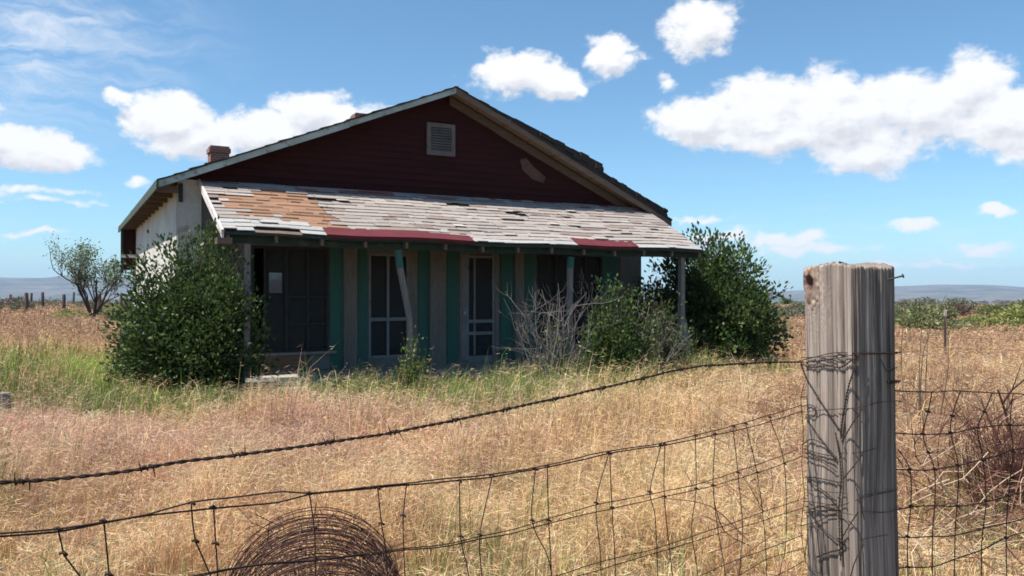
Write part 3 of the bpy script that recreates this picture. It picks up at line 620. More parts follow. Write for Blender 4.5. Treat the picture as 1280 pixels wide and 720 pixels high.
def dead(name, x, y, spread, h, n, label, cat, seed, r0=.014, col=(.30, .27, .25), fork=3, lean=0):
    rs = np.random.RandomState(seed); gz = float(ground_z(x, y)); mb = MB()
    def grow(p, d, L_, r, lev):
        k = 6; pts = [p]; dd = d
        for i in range(k):
            dd = dd + rs.normal(size=3) * .17; dd[2] += .06; dd /= np.linalg.norm(dd); pts.append(pts[-1] + dd * L_ / k)
        mb.tube(pts, list(np.linspace(r, r * .45, k + 1)), 5, col=tuple(np.array(col) * rs.uniform(.6, 1.25)), caps=False)
        if lev > 0:
            for q in range(rs.randint(1, fork + 1)):
                j = rs.randint(2, k); nd = dd + rs.normal(size=3) * .55; nd[2] = abs(nd[2]) * .8; grow(pts[j], nd / np.linalg.norm(nd), L_ * rs.uniform(.35, .6), r * .55, lev - 1)
    for i in range(n):
        a = rs.uniform(0, 2 * np.pi); s = rs.uniform(.1, .62); d = np.array([math.cos(a) * s + lean, math.sin(a) * s * .7, 1.0]); d /= np.linalg.norm(d)
        grow(np.array([x + rs.normal() * spread * .25, y + rs.normal() * spread * .2, gz - .03]), d, h * rs.uniform(.55, 1.05), r0 * rs.uniform(.6, 1.2), 2)
    o = mb.build(name, M['bark'], None, True); return tag(o, label, cat)
dead('dead_shrub', .045 * 13.9, 13.9, 1.0, 1.75, 40, 'bare grey dead shrub of upright stems before the porch, left of the leafy shrub', 'shrub', 21, .0085, (.21, .19, .175))
dead('dead_shrub', .170 * 14.9, 14.9, .8, 1.45, 26, 'bare grey dead shrub leaning right near the right corner post', 'shrub', 22, .009, (.24, .21, .19), lean=.2)

# tree left of the house
def tree(x, y):
    rs = np.random.RandomState(31); gz = float(ground_z(x, y)); root = empty('tree', (x, y, gz)); tag(root, 'small sparse leafy tree by the old fence line left of the house', 'tree')
    mb = MB(); tips = []
    def grow(p, d, L_, r, lev):
        k = 5; pts = [p]; dd = np.array(d, float)
        for i in range(k): dd = dd + rs.normal(size=3) * .12 + np.array([-.03 * (pts[-1][0]), 0, .04]); dd /= np.linalg.norm(dd); pts.append(pts[-1] + dd * L_ / k)
        mb.tube(pts, list(np.linspace(r, r * .55, k + 1)), 6, col=(.085, .06, .05), caps=False)
        if lev <= 2: tips.extend(pts[1:])
        if lev > 0:
            for q in range(3 if lev > 1 else 4):
                nd = dd * .7 + rs.normal(size=3) * .42; nd[:2] *= .8; nd[2] = abs(nd[2]) * .6 + .5; grow(pts[rs.randint(2, k + 1)], nd / np.linalg.norm(nd), L_ * rs.uniform(.55, .8), r * .5, lev - 1)
    for d, L_ in (((-.28, 0, 1), 2.2), ((.15, .2, 1), 2.45), ((.5, -.1, 1), 2.0), ((-.1, -.4, 1), 1.9)): grow(np.array([.0, 0, 0]), np.array(d) / np.linalg.norm(d), L_, .085, 4)
    mb.build('trunk', M['bark'], root, True); T = np.array(tips); k = RS.randint(0, len(T), 4200); sc = RS.normal(size=(4200, 3)) * .17
    keep = vnoise(T[k, 0] * 3, T[k, 2] * 3, 1, 5) > .42; P = (T[k] + sc)[keep]; leaves_mesh('crown', P, sc[keep] + .01, .14, leaf_cols(len(P), (.12, .165, .07), .35, (.20, .24, .11), .3), M['leaf'], root)
    return root
tree(-.524 * 45, 45)

# far scrub
def scrub():
    rs = np.random.RandomState(41); P = []; D = []; C = []
    def clump(px, d, w, h, col, n):
        x, y = (px - 640) / F * d, d; gz = float(ground_z(x, y)); m = max(3, int(w / 1.2)); bx = rs.uniform(-w / 2, w / 2, m); by = rs.uniform(-1.2, 1.2, m); bh = h * .82 * rs.uniform(.5, 1.05, m); i = rs.randint(0, m, n)
        a = rs.normal(size=(n, 3)); a /= np.linalg.norm(a, axis=1, keepdims=True); rr = rs.uniform(.55, 1, n)[:, None]
        q = a * rr * np.stack([np.full(n, .85), np.full(n, .85), bh[i] * .5], 1); q[:, 0] += bx[i] + x; q[:, 1] += by[i] + y; q[:, 2] += gz + bh[i] * .5
        P.append(q); D.append(a + rs.normal(size=(n, 3)) * .5); C.append(leaf_cols(n, col, .35))
    G1, G2, G3, G4 = (.20, .21, .09), (.27, .28, .09), (.16, .12, .09), (.17, .17, .11)
    for px, d, w, h, c, n in ((1140, 36, 2.6, 1.15, G1, 1800), (1165, 33, 2.2, .8, G1, 1500), (1195, 42, 3.5, 1.2, G1, 1800), (1215, 50, 5, 1.2, G3, 1700), (1243, 38, 3.4, 1.15, G2, 2200), (1272, 34, 3, 1.0, G2, 2200), (1262, 45, 4, 1.4, G1, 1900),
                              (1320, 36, 5, 1.2, G2, 1800), (1380, 42, 6, 1.3, G1, 1500), (1180, 60, 8, 1.4, G4, 1600), (1120, 55, 5, 1.1, G4, 1400), (990, 48, 3, 1.0, G4, 1200), (960, 55, 5, 1.2, G4, 1500), (905, 60, 6, 1.3, G4, 1200), (1060, 50, 6, 1.1, G1, 1500), (840, 62, 6, 1.2, G4, 1200),
                              (5, 60, 3.5, 1.6, G4, 1500), (22, 70, 3, 1.5, G3, 1100), (-60, 62, 6, 1.7, G4, 1500), (140, 75, 6, 1.1, G4, 900), (70, 85, 9, 1.0, G3, 900), (115, 46, 1.2, .5, G1, 500), (88, 44, .9, .8, G2, 400), (40, 85, 5, 1.0, G4, 600), (162, 55, 2, 1.0, G1, 500)):
        clump(px, d, w, h, c, int(n * 2.4))
    for k in range(70):
        px = rs.uniform(-300, 1600); d = rs.uniform(75, 130)
        clump(px, d, rs.uniform(2, 7), rs.uniform(.7, 1.3), (G4, G3, G1)[k % 3], 700)
    P, D, C = map(np.concatenate, (P, D, C)); o = leaves_mesh('scrub', P, D, .15, C, M['leaf'], None); tag(o, 'low green and brown scrub spreading over the far flats', 'scrub', kind='stuff')
scrub()

# ------------------------------------------------------------------ grass
def grass():
    rs = np.random.RandomState(51)
    T_, P_, K_, B_, G_, L_, RB = map(np.array, ((.64, .43, .22), (.58, .36, .275), (.31, .19, .105), (.72, .56, .34), (.15, .195, .058), (.27, .41, .07), (.36, .215, .14)))
    def region(y0, y1, dens, width, hgt, segs, margin=1.6):
        n = int(dens * (y1 - y0) * (1.36 * (y0 + y1) / 2 + 2 * margin)); yy = rs.uniform(y0, y1, n * 2); xx = rs.uniform(-1, 1, n * 2) * (.68 * y1 + margin)
        k = np.abs(xx) < .68 * yy + margin; xx, yy = xx[k][:n], yy[k][:n]
        dx, dy = xx - HO[0], yy - HO[1]; u = dx * CU + dy * SU; v = -dx * SU + dy * CU
        k = ~((u > .1) & (u < URE + .1) & (v > .15)) & ~((u > UL - .05) & (u < UR) & (v > VW)); k &= np.hypot(xx - .823, yy - 1.957) > .1
        clump = fbm(xx, yy, 3.0, 2, 3); k &= rs.rand(len(xx)) < .16 + 2.0 * np.clip(clump - .25, 0, 1)
        xx, yy, clump = xx[k], yy[k], clump[k]; n = len(xx)
        px = 640 + xx / yy * F; u = (xx - HO[0]) * CU + (yy - HO[1]) * SU; v = -(xx - HO[0]) * SU + (yy - HO[1]) * CU
        pat = fbm(xx, yy, .55, 7, 4); pat2 = fbm(xx, yy, 1.3, 8, 3); pk = fbm(xx, yy, .35, 12, 3)
        # mix of species
        wG = np.clip(1.25 - np.abs(v + 1.05) / 1.5, 0, 1) * ((u > -3.5) & (u < 10.4)) * (.62 + .9 * np.clip(pat2 * 1.6 - .4, 0, 1))          # green belt along the porch
        for gx, gy, sx_, sy_, am in ((-.1, 11.8, 1.5, 2.0, 1.25), (-2.6, 12.0, 1.6, .9, .95), (1.7, 12.9, 1.1, 1.1, .8), (3.2, 15.2, 1.6, .9, .7)): wG = np.maximum(wG, am * np.exp(-((xx - gx) / sx_) ** 2 - ((yy - gy) / sy_) ** 2) * (.60 + 1.0 * np.clip(pat * 1.8 - .45, 0, 1)))
        wG = np.maximum(wG, np.clip((.30 - np.abs(v + 1.7)) * 3 + 1.3 * (pat - .42) * 4, 0, 1) * (px < 760) * (px > 480) * (v > -2.9) * (v < 0) * .8)
        left = np.clip((230 - px) / 90, 0, 1) * np.clip((yy - 9.6) / 1.6, 0, 1) * np.clip((23 - yy) / 5, 0, 1); wG = np.maximum(wG, left * (.35 + .9 * pat))
        lime = np.exp(-((px - 112) / 55.) ** 2 - ((yy - 15.0) / 2.6) ** 2); wG = np.maximum(wG, lime * 1.3)
        near = (yy < 7) * np.clip((pat2 - .56) * 6, 0, 1) * .45; wG = np.maximum(wG, near)
        rg = np.exp(-((px - 1235) / 60.) ** 2 - ((yy - 5.6) / .9) ** 2) * .9; wG = np.maximum(wG, rg)
        wG = np.minimum(wG, .88); r = rs.rand(n); isG = r < wG
        wP = np.clip((pk - .40) * 4, 0, 1) * np.clip((760 - px) / 400, .15, 1) * np.exp(-((yy - 8.6) / 2.6) ** 2) + .12; r2 = rs.rand(n); c = np.where((r2 < wP)[:, None], P_, T_)
        wR = np.clip((px - 850) / 150, 0, 1) * .62 * np.clip((yy - 4) / 3, .35, 1); wR = np.maximum(wR, np.clip((yy - 19) / 5, 0, .85)); c = np.where((rs.rand(n) < wR)[:, None], RB, c)
        pb = fbm(xx, yy, 1.1, 22, 4); q = rs.rand(n); c = np.where((q < np.clip(.55 - 1.0 * pb, .04, .5))[:, None], K_, c); c = np.where((q > np.clip(1.22 - .8 * pb + .25 * (yy > 18), .55, .98))[:, None], B_, c)
        c = np.where(isG[:, None], np.where((rs.rand(n) < lime * 1.1 + .10)[:, None], L_, G_), c); c = c * rs.uniform(.72, 1.22, (n, 1)) * rs.uniform(.94, 1.06, (n, 3)); c = c * (.62 + .5 * pat + .42 * np.clip(fbm(xx, yy, 2.2, 15, 3) * 1.8 - .4, 0, 1))[:, None]
        h = hgt * rs.uniform(.45, 1.1, n) * (.35 + 1.3 * clump) * (.8 + .5 * np.clip(3 * (fbm(xx, yy, 1.1, 44, 2) - .5), -.5, .8))
        h = h * (1 + .30 * np.clip(wG, 0, 1) * (yy > 9)) * (1 - .25 * np.clip((v + 3.2) / 1.6, 0, 1) * (v < .4) * (u > -2.5) * (u < 10.4)) * (1 + .5 * (rs.rand(n) < .04))
        h = h * np.where((px > 940) & (yy > 7), .75, 1)
        h = h * np.clip(1.15 - .45 * ((v > -.9) & (v < .2) & (px > 315) & (px < 395)), 0, 2)
        a = rs.uniform(0, 2 * np.pi, n); lean = rs.uniform(.1, .85, n) ** 1.2; dirx, diry = np.cos(a) * lean + .12, np.sin(a) * lean
        w = width * rs.uniform(.6, 1.4, n); gz = ground_z(xx, yy) - .02
        b = rs.uniform(0, np.pi, n); sx, sy = np.cos(b) * w / 2, np.sin(b) * w / 2
        base = np.stack([xx, yy, gz], 1); S = np.stack([sx, sy, 0 * sx], 1)
        mid = base + np.stack([dirx * h * .35, diry * h * .35, h * .62], 1); tip = base + np.stack([dirx * h * .95, diry * h * .95, h * np.sqrt(np.clip(1.1 - lean * .65, .2, 1))], 1)
        V = [base - S, base + S, mid + S * .8, mid - S * .8, tip]; VV = np.stack(V, 1).reshape(-1, 3); o = np.arange(n)[:, None] * 5
        Q = o + np.array([[0, 1, 2, 3]]); T = o + np.array([[3, 2, 4]]); CC = np.repeat(c, 5, 0)
        # drooping seed heads: slivers fanned out from the tip
        sel = np.where(~isG & (rs.rand(n) < .75))[0]; m = len(sel); k = segs; out = [VV]; oT = [T]; oC = [CC]; off = len(VV)
        if m:
            for j in range(k):
                st = tip[sel] - (tip[sel] - mid[sel]) * rs.uniform(0, .7, (m, 1)); an = rs.uniform(0, 2 * np.pi, m); ln = rs.uniform(.03, .075, m) * (1 + width * 60)
                d = np.stack([np.cos(an) * ln, np.sin(an) * ln, rs.uniform(-.6, .5, m) * ln], 1); s2 = np.cross(d, rs.normal(size=(m, 3))); s2 = s2 / np.linalg.norm(s2, axis=1, keepdims=True) * (width * .75)
                out.append(np.stack([st, st + d * .5 + s2, st + d], 1).reshape(-1, 3)); oT.append(off + np.arange(3 * m).reshape(-1, 3)); oC.append(np.repeat(np.clip(c[sel] * rs.uniform(.9, 1.35, (m, 1)), 0, .8), 3, 0)); off += 3 * m
        return np.concatenate(out), Q, np.concatenate(oT), np.concatenate(oC)
    def put(name, label, regs):
        Vs, Qs, Ts, Cs = [], [], [], []; off = 0
        for r in regs:
            V, Q, T, C = region(*r); Vs.append(V); Qs.append(Q + off); Ts.append(T + off); Cs.append(C); off += len(V)
        o = mesh_np(name, np.concatenate(Vs), np.concatenate(Qs), np.concatenate(Ts), np.concatenate(Cs), M['grass']); tag(o, label, 'grass', kind='stuff')
    put('grass', 'dry tan and pinkish grass filling the yard before the house', [(1.2, 4.5, 1700, .0032, .42, 4), (4.5, 7, 2200, .0040, .42, 4), (7, 10.5, 1400, .0055, .42, 3), (10.5, 16, 800, .008, .42, 3), (16, 26, 300, .014, .38, 2), (26, 48, 70, .03, .36, 2), (48, 90, 16, .07, .38, 1)])
grass()
# loose straw stalks and tangled dry weeds on the right, by the wire
def straw():
    rs = np.random.RandomState(61); mb = MB()
    for i in range(1100):
        d = rs.uniform(3.6, 9.5); px = rs.uniform(1120, 1400) if i % 5 else rs.uniform(900, 1000); x = (px - 640) / F * d; z0 = GZ + rs.uniform(.12, .5); a = rs.uniform(0, 2 * np.pi); L_ = rs.uniform(.15, .5); e = rs.uniform(-.3, .9)
        p = np.array([x, d, z0]); q = p + np.array([math.cos(a), math.sin(a), e]) * L_; m = (p + q) / 2 + rs.normal(size=3) * .05
        k = rs.uniform(.6, 1.1); mb.tube(smooth_path([p, m, q], .08), rs.uniform(.0015, .0035), 3, col=(.58 * k, .44 * k, .30 * k) if i % 3 == 0 else (.26 * k, .13 * k, .095 * k), caps=False)
    tag(mb.build('dry_stalks', M['bark']), 'loose pale straw stalks tangled over the grass on the right', 'stalks', kind='stuff')
straw()
dead('dead_weed', .652 * 5.6, 5.6, 1.0, .80, 210, 'dark tangled dead weed clump at the right edge behind the fence', 'weed', 71, .0045, (.13, .055, .045), 5)
dead('weed_stalk', .617 * 7.4, 7.4, .06, .95, 2, 'lone dark dried weed stalk standing right of the fence post', 'weed', 72, .017, (.09, .05, .04), 2)
bush('weed', .512 * 8.0, 8.0, .42, .3, 1.5, 6, 14, .04, (.13, .13, .07), 'thin tall leafy weed rising against the hills beside the fence post', cat='weed', shoots=5, seed=33, bark=(.24, .17, .11), alt=(.4, .34, .18), p=.2)
bush('shrub', .052 * 14.4, 14.3, .55, .4, 1.0, 26, 26, .065, (.075, .12, .035), 'sparse green growth among the grey dead stems right of the screen door', cat='shrub', alt=(.15, .19, .06), p=.3, shoots=10, flat=outside, seed=34)

# ------------------------------------------------------------------ broken slab, stub
def slabs():
    mb = MB(); rs = random.Random(5)
    def sl(cx, cy, z, w, d, t, rz, tilt):
        m = Matrix.Translation((cx, cy, z)) @ Matrix.Rotation(rz, 4, 'Z') @ Matrix.Rotation(tilt, 4, 'X'); n = 9; ring = []
        for i in range(n): a = 2 * math.pi * i / n; ring.append((math.cos(a) * w * rs.uniform(.42, .55), math.sin(a) * d * rs.uniform(.42, .55)))
        P = [tuple(m @ Vector((x, y, 0))) for x, y in ring] + [tuple(m @ Vector((x, y, t))) for x, y in ring]
        mb.add(P, [tuple(range(n - 1, -1, -1)), tuple(range(n, 2 * n))] + [(i, (i + 1) % n, (i + 1) % n + n, i + n) for i in range(n)])
    sl(-.297 * 12.1, 12.15, -.02, .85, .35, .06, .25, R(-5)); sl(-.272 * 11.6, 11.7, -.10, .62, .3, .05, .1, R(-6))
    tag(mb.build('concrete_slab', M['concrete']), 'broken pale slab lying in the grass before the left porch window', 'slab')
slabs()
mb = MB(); x = -.635 * 9.6; mb.tube([(x, 9.6, -.32), (x + .01, 9.6, -.1), (x + .015, 9.6, .13), (x + .015, 9.6, .14)], [.075, .07, .065, .04], 9)
tag(mb.build('post_stub', M['grey_wood'], None), 'short pale weathered post stub in the grass at the left edge', 'post')

# ------------------------------------------------------------------ far fences
bg = []
P0 = None
def wood_post(w, h, name='fence_post'):
    mb = MB(); n = 8; pts = [(0, 0, -.15), (0, 0, h * .5), (.01, .01, h * .95), (.01, .01, h)]; mb.tube(pts, [w * .52, w * .5, w * .47, w * .3], n); return mb.build(name, M['dark_post'], None, True)
M['dark_post'] = worn('dark_post', (.11, .075, .06), (.16, .12, .10), (.07, .05, .045), 5, (3, 3, .5))
specs = [(13, 371, 383, 'fence post at the far left edge of the old fence line'), (34.5, 370, 391, 'second fence post from the left edge, nearer of a close pair'), (38.5, 369, 382, 'small distant post just behind the near one of a close pair'), (53.5, 368.5, 385, 'dark post standing between the close pair and the tree'),
         (80, 372, 391, 'dark post just left of the small tree'), (92, 367.5, 379, 'distant post seen behind the small tree trunk'), (125, 372, 394, 'thick dark post just right of the small tree'), (151, 375, 388, 'slim post partly hidden by the shrub beside the house')]
proto = None; bgpts = []
for i, (px, yt, yb, lab) in enumerate(specs):
    d = 1.62 * F / (yb - HY + 1.5); x = (px - 640) / F * d; gz = float(ground_z(x, d)); h = HC + (HY - yt) / F * d - gz + .25
    if proto is None: proto = wood_post(.26, 1.0); o = proto
    else: o = proto.copy(); COL.objects.link(o)
    o.location = (x, d, gz); o.scale = (1 + .25 * (i == 6), 1 + .25 * (i == 6), h); o.rotation_euler = (R(random.uniform(-3, 3)), R(random.uniform(-4, 4)), random.uniform(0, 6)); bgpts.append((x, d, gz))
    tag(o, 'dark weathered wooden ' + lab if not lab.startswith(('dark', 'thick', 'small', 'slim', 'distant')) else lab + ' on the left flats', 'fence post', 'old posts left of the house')
near = [bgpts[i] for i in (1, 4, 6)]
mb = MB()
for hz in (.5, .85, 1.1):
    mb.tube([(near[0][0] * 1.45, near[0][1] * 1.02, GZ + hz)] + [(p[0], p[1] + .15, p[2] + hz) for p in near] + [(near[2][0] + 6, near[2][1] - 1, GZ + hz)], .006, 4)
tag(mb.build('fence_wire', M['rust']), 'thin wires strung along the old dark posts left of the house', 'wire')
def tpost(px, d, yt, lab, pale):
    x = (px - 640) / F * d; gz = float(ground_z(x, d)); h = HC + (HY - yt) / F * d - gz; mb = MB()
    root = empty('steel_post', (x, d, gz)); mb.box(-.03, .03, -.005, .005, -.2, h - .16); mb.box(-.006, .006, .006, .045, -.2, h - .16); mb.build('shaft', M['dark_post'], root)
    mb = MB(); mb.box(-.032, .032, -.006, .006, h - .158, h); mb.box(-.007, .007, .008, .047, h - .158, h); mb.build('tip', M['white_trim'] if pale else M['dark_post'], root); tag(root, lab, 'fence post', 'steel posts of the far fence'); return (x, d, gz)
a = tpost(981, 21.5, 399, 'dark steel fence post beside the right bush', False); b = tpost(1181.5, 19.6, 387, 'steel fence post with pale tip standing against the green scrub', True)
mb = MB(); dv = Vector(b) - Vector(a)
for hz in (.25, .5, .72, .92): mb.tube([tuple(Vector(a) - dv * .9 + Vector((0, -.05, hz))), tuple(Vector(a) + Vector((0, -.05, hz))), tuple(Vector(b) + Vector((0, -.05, hz))), tuple(Vector(b) + dv * 1.2 + Vector((0, -.05, hz - .05)))], .004, 4)
tag(mb.build('fence_wire', M['rust']), 'thin wires strung between the far steel posts on the right', 'wire')

# ------------------------------------------------------------------ near corner post
PC = np.array([.823, 1.957]); NL = np.array([-.90, -.436]); NR = np.array([.436, -.90]); HW = .079; PTOP = 1.423
def near_post():
    rs = np.random.RandomState(81); NP, NZ = 420, 520
    per = []   # rounded square outline in local axes (a along NR, b along NL)
    rc = .020
    cs = [(HW - rc, HW - rc, 0), (-(HW - rc), HW - rc, 90), (-(HW - rc), -(HW - rc), 180), (HW - rc, -(HW - rc), 270)]
    dense = []
    for k, (ca, cb, a0) in enumerate(cs):
        for t in np.linspace(0, 90, 24): a = R(a0 + t); dense.append((ca + rc * math.cos(a), cb + rc * math.sin(a), math.cos(a), math.sin(a)))
        na, nb, _ = cs[(k + 1) % 4]
        p0 = np.array(dense[-1]); a = R(a0 + 90); p1 = np.array([na + rc * math.cos(a), nb + rc * math.sin(a), math.cos(a), math.sin(a)])
        for t in np.linspace(0, 1, 84)[1:-1]: dense.append(tuple(p0 * (1 - t) + p1 * t))
    D = np.array(dense); n = len(D); s = np.arange(n) / n
    z = np.concatenate([np.linspace(GZ - .2, .62, 60), np.linspace(.62, PTOP, 300)[1:]]); nz = len(z)
    Sg, Zg = np.meshgrid(s, z); w = .008 * np.sin(Zg * 5 + 1.0) + .003 * np.sin(Zg * 13) + .006 * (vnoise(Sg * 12, Zg * 7, 1, 30) - .5)         # grain drifts with height
    sg = Sg + w
    g1 = vnoise(sg * 90, Zg * 1.6, 1, 1); g2 = vnoise(sg * 230, Zg * 3.2, 1, 2); g3 = vnoise(sg * 420, Zg * 14, 1, 3)
    disp = -.0042 * (1 - g1) ** 1.5 - .0022 * (1 - g2) ** 2 - .0008 * g3 + .003 * (vnoise(Sg * 9, Zg * 2.3, 1, 6) - .5)
    cr = rs.uniform(0, 1, 44)
    for q, c in enumerate(cr):    # drying cracks
        z0 = rs.uniform(-.2, 1.3); z1 = z0 + rs.uniform(.15, .9); wd = rs.uniform(.0007, .0018); dp = rs.uniform(.005, .016); m = np.clip((Zg - z0) / .06, 0, 1) * np.clip((z1 - Zg) / .06, 0, 1)
        dd = np.abs(sg - c - .004 * np.sin(Zg * 17 + q)); disp -= dp * m * np.exp(-(dd / wd) ** 2)
    # split in the left face from part way down
    A = D[:, 0]; B = D[:, 1]; aa = np.broadcast_to(A, Sg.shape); bb = np.broadcast_to(B, Sg.shape)
    onL = bb > HW - .012
    dd = np.abs(aa - (.052 + .003 * np.sin(Zg * 11))); disp -= .016 * np.exp(-(dd / .0022) ** 2) * onL * np.clip((1.05 - Zg) / .1, 0, 1)
    disp -= .004 * onL * (aa < .050) * (aa > -.2) * 0
    # knot hole near the top left corner of the lit face
    ka, kz = -.050, PTOP - .050; kw = 1 + .45 * (vnoise(aa * 60, Zg * 45, 1, 31) - .5) + .5 * (vnoise(aa * 160, Zg * 90, 1, 32) - .5); rr = np.sqrt(((aa - ka - .1 * (kz - Zg)) / .018) ** 2 + ((Zg - kz) / .030) ** 2) * kw; disp += onL * ((-.013 + .006 * vnoise(aa * 300, Zg * 200, 1, 9)) * np.exp(-(rr / .6) ** 4) + .004 * np.exp(-((rr - 1.15) / .35) ** 2) + .0016 * np.sin(rr * 9) * np.exp(-rr * .5) * (rr > .7))
    # top edge broken and rounded
    tz = np.clip((Zg - (PTOP - .006)) / .006, 0, 1); disp -= .005 * tz ** 2 * (.4 + 1.2 * vnoise(Sg * 60, 0 * Zg, 1, 4))
    topv = -.009 * vnoise(s * 30, 0 * s, 1, 5) - .011 * vnoise(s * 170, 0 * s, 1, 6) + .012 * np.exp(-((A - .02) / .05) ** 2)-.006
    hh = np.clip((Zg - (PTOP - .14)) / .14, 0, 1) ** 2; Z2 = Zg + topv[None] * hh
    scale = 1 + .0 * Zg
    a_ = A * scale + D[:, 2] * disp; b_ = B * scale + D[:, 3] * disp; lean = (PTOP - Zg) * .012
    X = PC[0] + a_ * NR[0] + b_ * NL[0] + lean; Y = PC[1] + a_ * NR[1] + b_ * NL[1]
    V = np.stack([X, Y, Z2], -1).reshape(-1, 3); i, j = np.meshgrid(np.arange(nz - 1), np.arange(n), indexing='ij'); j2 = (j + 1) % n
    Q = np.stack([i * n + j, i * n + j2, (i + 1) * n + j2, (i + 1) * n + j], -1).reshape(-1, 4)
    rings = [V]; off = len(V); prev = (nz - 1) * n; rim = V[-n:]; cen = rim.mean(0); QQ = [Q]
    for k in range(1, 14):
        f = 1 - k / 14; rg = cen + (rim - cen) * f; rg[:, 2] = (rim[:, 2] * f + cen[2] * (1 - f)) + .004 * (vnoise(rg[:, 0] * 160, rg[:, 1] * 160, 1, 3) - .5) + .004 * (1 - f); rings.append(rg); jj = np.arange(n); j2 = (jj + 1) % n
        QQ.append(np.stack([prev + jj, prev + j2, off + j2, off + jj], -1)); prev = off; off += n
    rings.append(cen[None] + np.array([[0, 0, .004]])); T = np.stack([prev + jj, prev + j2, np.full(n, off)], -1)
    V = np.concatenate(rings); C = np.ones((len(V), 3))
    # colour follows the grain: pale raised fibres, dark furrows
    gg = np.clip(-.35 + 1.85 * (.5 * g1 + .35 * g2 + .25 * g3) , 0, 1.2)
    stre = np.clip((vnoise(sg * 95, Zg * .9, 1, 11) - .70) * 5, 0, 1)[..., None]
    c = (np.array([.085, .068, .060]) * (1 - gg[..., None]) + np.array([.47, .385, .33]) * gg[..., None]); c = c * (1 - stre * .6) + np.array([.55, .47, .38]) * stre * .6
    stain = np.clip(1.7 - 1.0 * np.clip(rr, 0, 9) + .9 * (vnoise(aa * 150, Zg * 60, 1, 21) - .5), 0, 1)[..., None] * onL[..., None]; c = c * (1 - stain * .8) + np.array([.14, .055, .04]) * stain * .8
    ring = (np.exp(-((rr - 1.5) / .35) ** 2) * onL)[..., None]; c = c * (1 - ring * .5) + np.array([.58, .42, .30]) * ring * .5
    # darker weathering in random blotches over the whole shaft
    bl = np.clip((vnoise(Sg * 16, Zg * 4, 1, 13) - .55) * 4, 0, 1)[..., None]; c = c * (1 - .30 * bl)
    C[:nz * n] = c.reshape(-1, 3); C[nz * n:] = np.array([.36, .30, .25]) * RS.uniform(.7, 1.1, (len(C) - nz * n, 1))
    m, nt, b = mat_base('weathered_post'); at = nt.nodes.new('ShaderNodeAttribute'); at.attribute_name = 'Col'
    g = NOISE(nt, 55, 8, .7, (1, 1, .035), .3, .7); h = NOISE(nt, 260, 4, .6, (1, 1, .06), .3, .7); c1 = MIX(nt, g, MIX(nt, 1, at.outputs['Color'], (.62, .60, .60), 'MULTIPLY'), at.outputs['Color']); c1 = MIX(nt, h, MIX(nt, 1, c1, (.75, .73, .72), 'MULTIPLY'), c1)
    nt.links.new(c1, b.inputs['Base Color']); b.inputs['Roughness'].default_value = .9; b.inputs['Specular IOR Level'].default_value = .15; BUMP(nt, b, g, .5, .003)
    root = empty('corner_post', (PC[0], PC[1], GZ)); tag(root, 'tall weathered grey timber corner post wrapped with wire in the foreground', 'fence post')
    o = mesh_np('shaft', V, np.concatenate(QQ), T, C, m, root); o.matrix_parent_inverse = Matrix.Translation((-PC[0], -PC[1], -GZ)); o.data.polygons.foreach_set('use_smooth', [True] * len(o.data.polygons))
    # nail out of the right side
    d = 1.91; p0 = Vector(((1103 - 640) / F * d, d, HC + (HY - 351) / F * d)); p1 = Vector(((1128.5 - 640) / F * (d - .01), d - .01, HC + (HY - 345) / F * d)); dr = (p1 - p0).normalized()
    mb = MB(); mb.tube([p0 - dr * .03, p1], .0021, 8); mb.tube([p1 - dr * .0005, p1 + dr * .0018], .0052, 10); nl = mb.build('nail', M['steel'], root); nl.matrix_parent_inverse = Matrix.Translation((-PC[0], -PC[1], -GZ))
near_post()

# ------------------------------------------------------------------ near fences
def plane_pt(o, d):
    def f(x, y):
        k = (x - 640) / F; s = (k * o[1] - o[0]) / (d[0] - k * d[1]); Y = o[1] + s * d[1]; return np.array([o[0] + s * d[0], Y, HC + (HY - y) / F * Y])
    return f
FLp = plane_pt((.712, 1.985), (-.757, -.653)); FRp = plane_pt((.932, 1.925), (.912, .410))
def wire(pts, r, pf, wob=.0012, seed=0):
    P = smooth_path([pf(*p) for p in pts], .02); rs = np.random.RandomState(seed + 5); ph = rs.uniform(0, 6, 6)
    for i, p in enumerate(P): t = i * .02; p[2] += wob * (math.sin(t * 23 + ph[0]) + math.sin(t * 57 + ph[1]) * .5); p[:2] += wob * .6 * math.sin(t * 31 + ph[2])
    return P
def ext_left(P, L_=2.6):
    a, b = P[0], P[4]; d = (a - b); d /= np.linalg.norm(d); d[2] *= .3; return [a + d * L_ * (1 - i / 8) for i in range(8)] + P
def twisted(mb, P, r, pitch, offs, sides=6):
    P = [np.array(p) for p in P]; L_ = np.cumsum([0] + [np.linalg.norm(P[i + 1] - P[i]) for i in range(len(P) - 1)]); n = int(L_[-1] / (pitch / 8)) + 2; ss = np.linspace(0, L_[-1], n); A = np.array(P); Q = np.stack([np.interp(ss, L_, A[:, k]) for k in range(3)], 1)
    T = np.gradient(Q, axis=0); T /= np.linalg.norm(T, axis=1, keepdims=True); up = np.array([0, 0, 1.]) if abs(T[0][2]) < .9 else np.array([1., 0, 0])
    N1 = np.cross(T, up); N1 /= np.linalg.norm(N1, axis=1, keepdims=True); N2 = np.cross(T, N1)
    for ph in (0, np.pi):
        a = ss / pitch * 2 * np.pi + ph; mb.tube([Vector(q) for q in Q + offs * (N1 * np.cos(a)[:, None] + N2 * np.sin(a)[:, None])], r, sides)
    return Q, T, N1, N2, ss
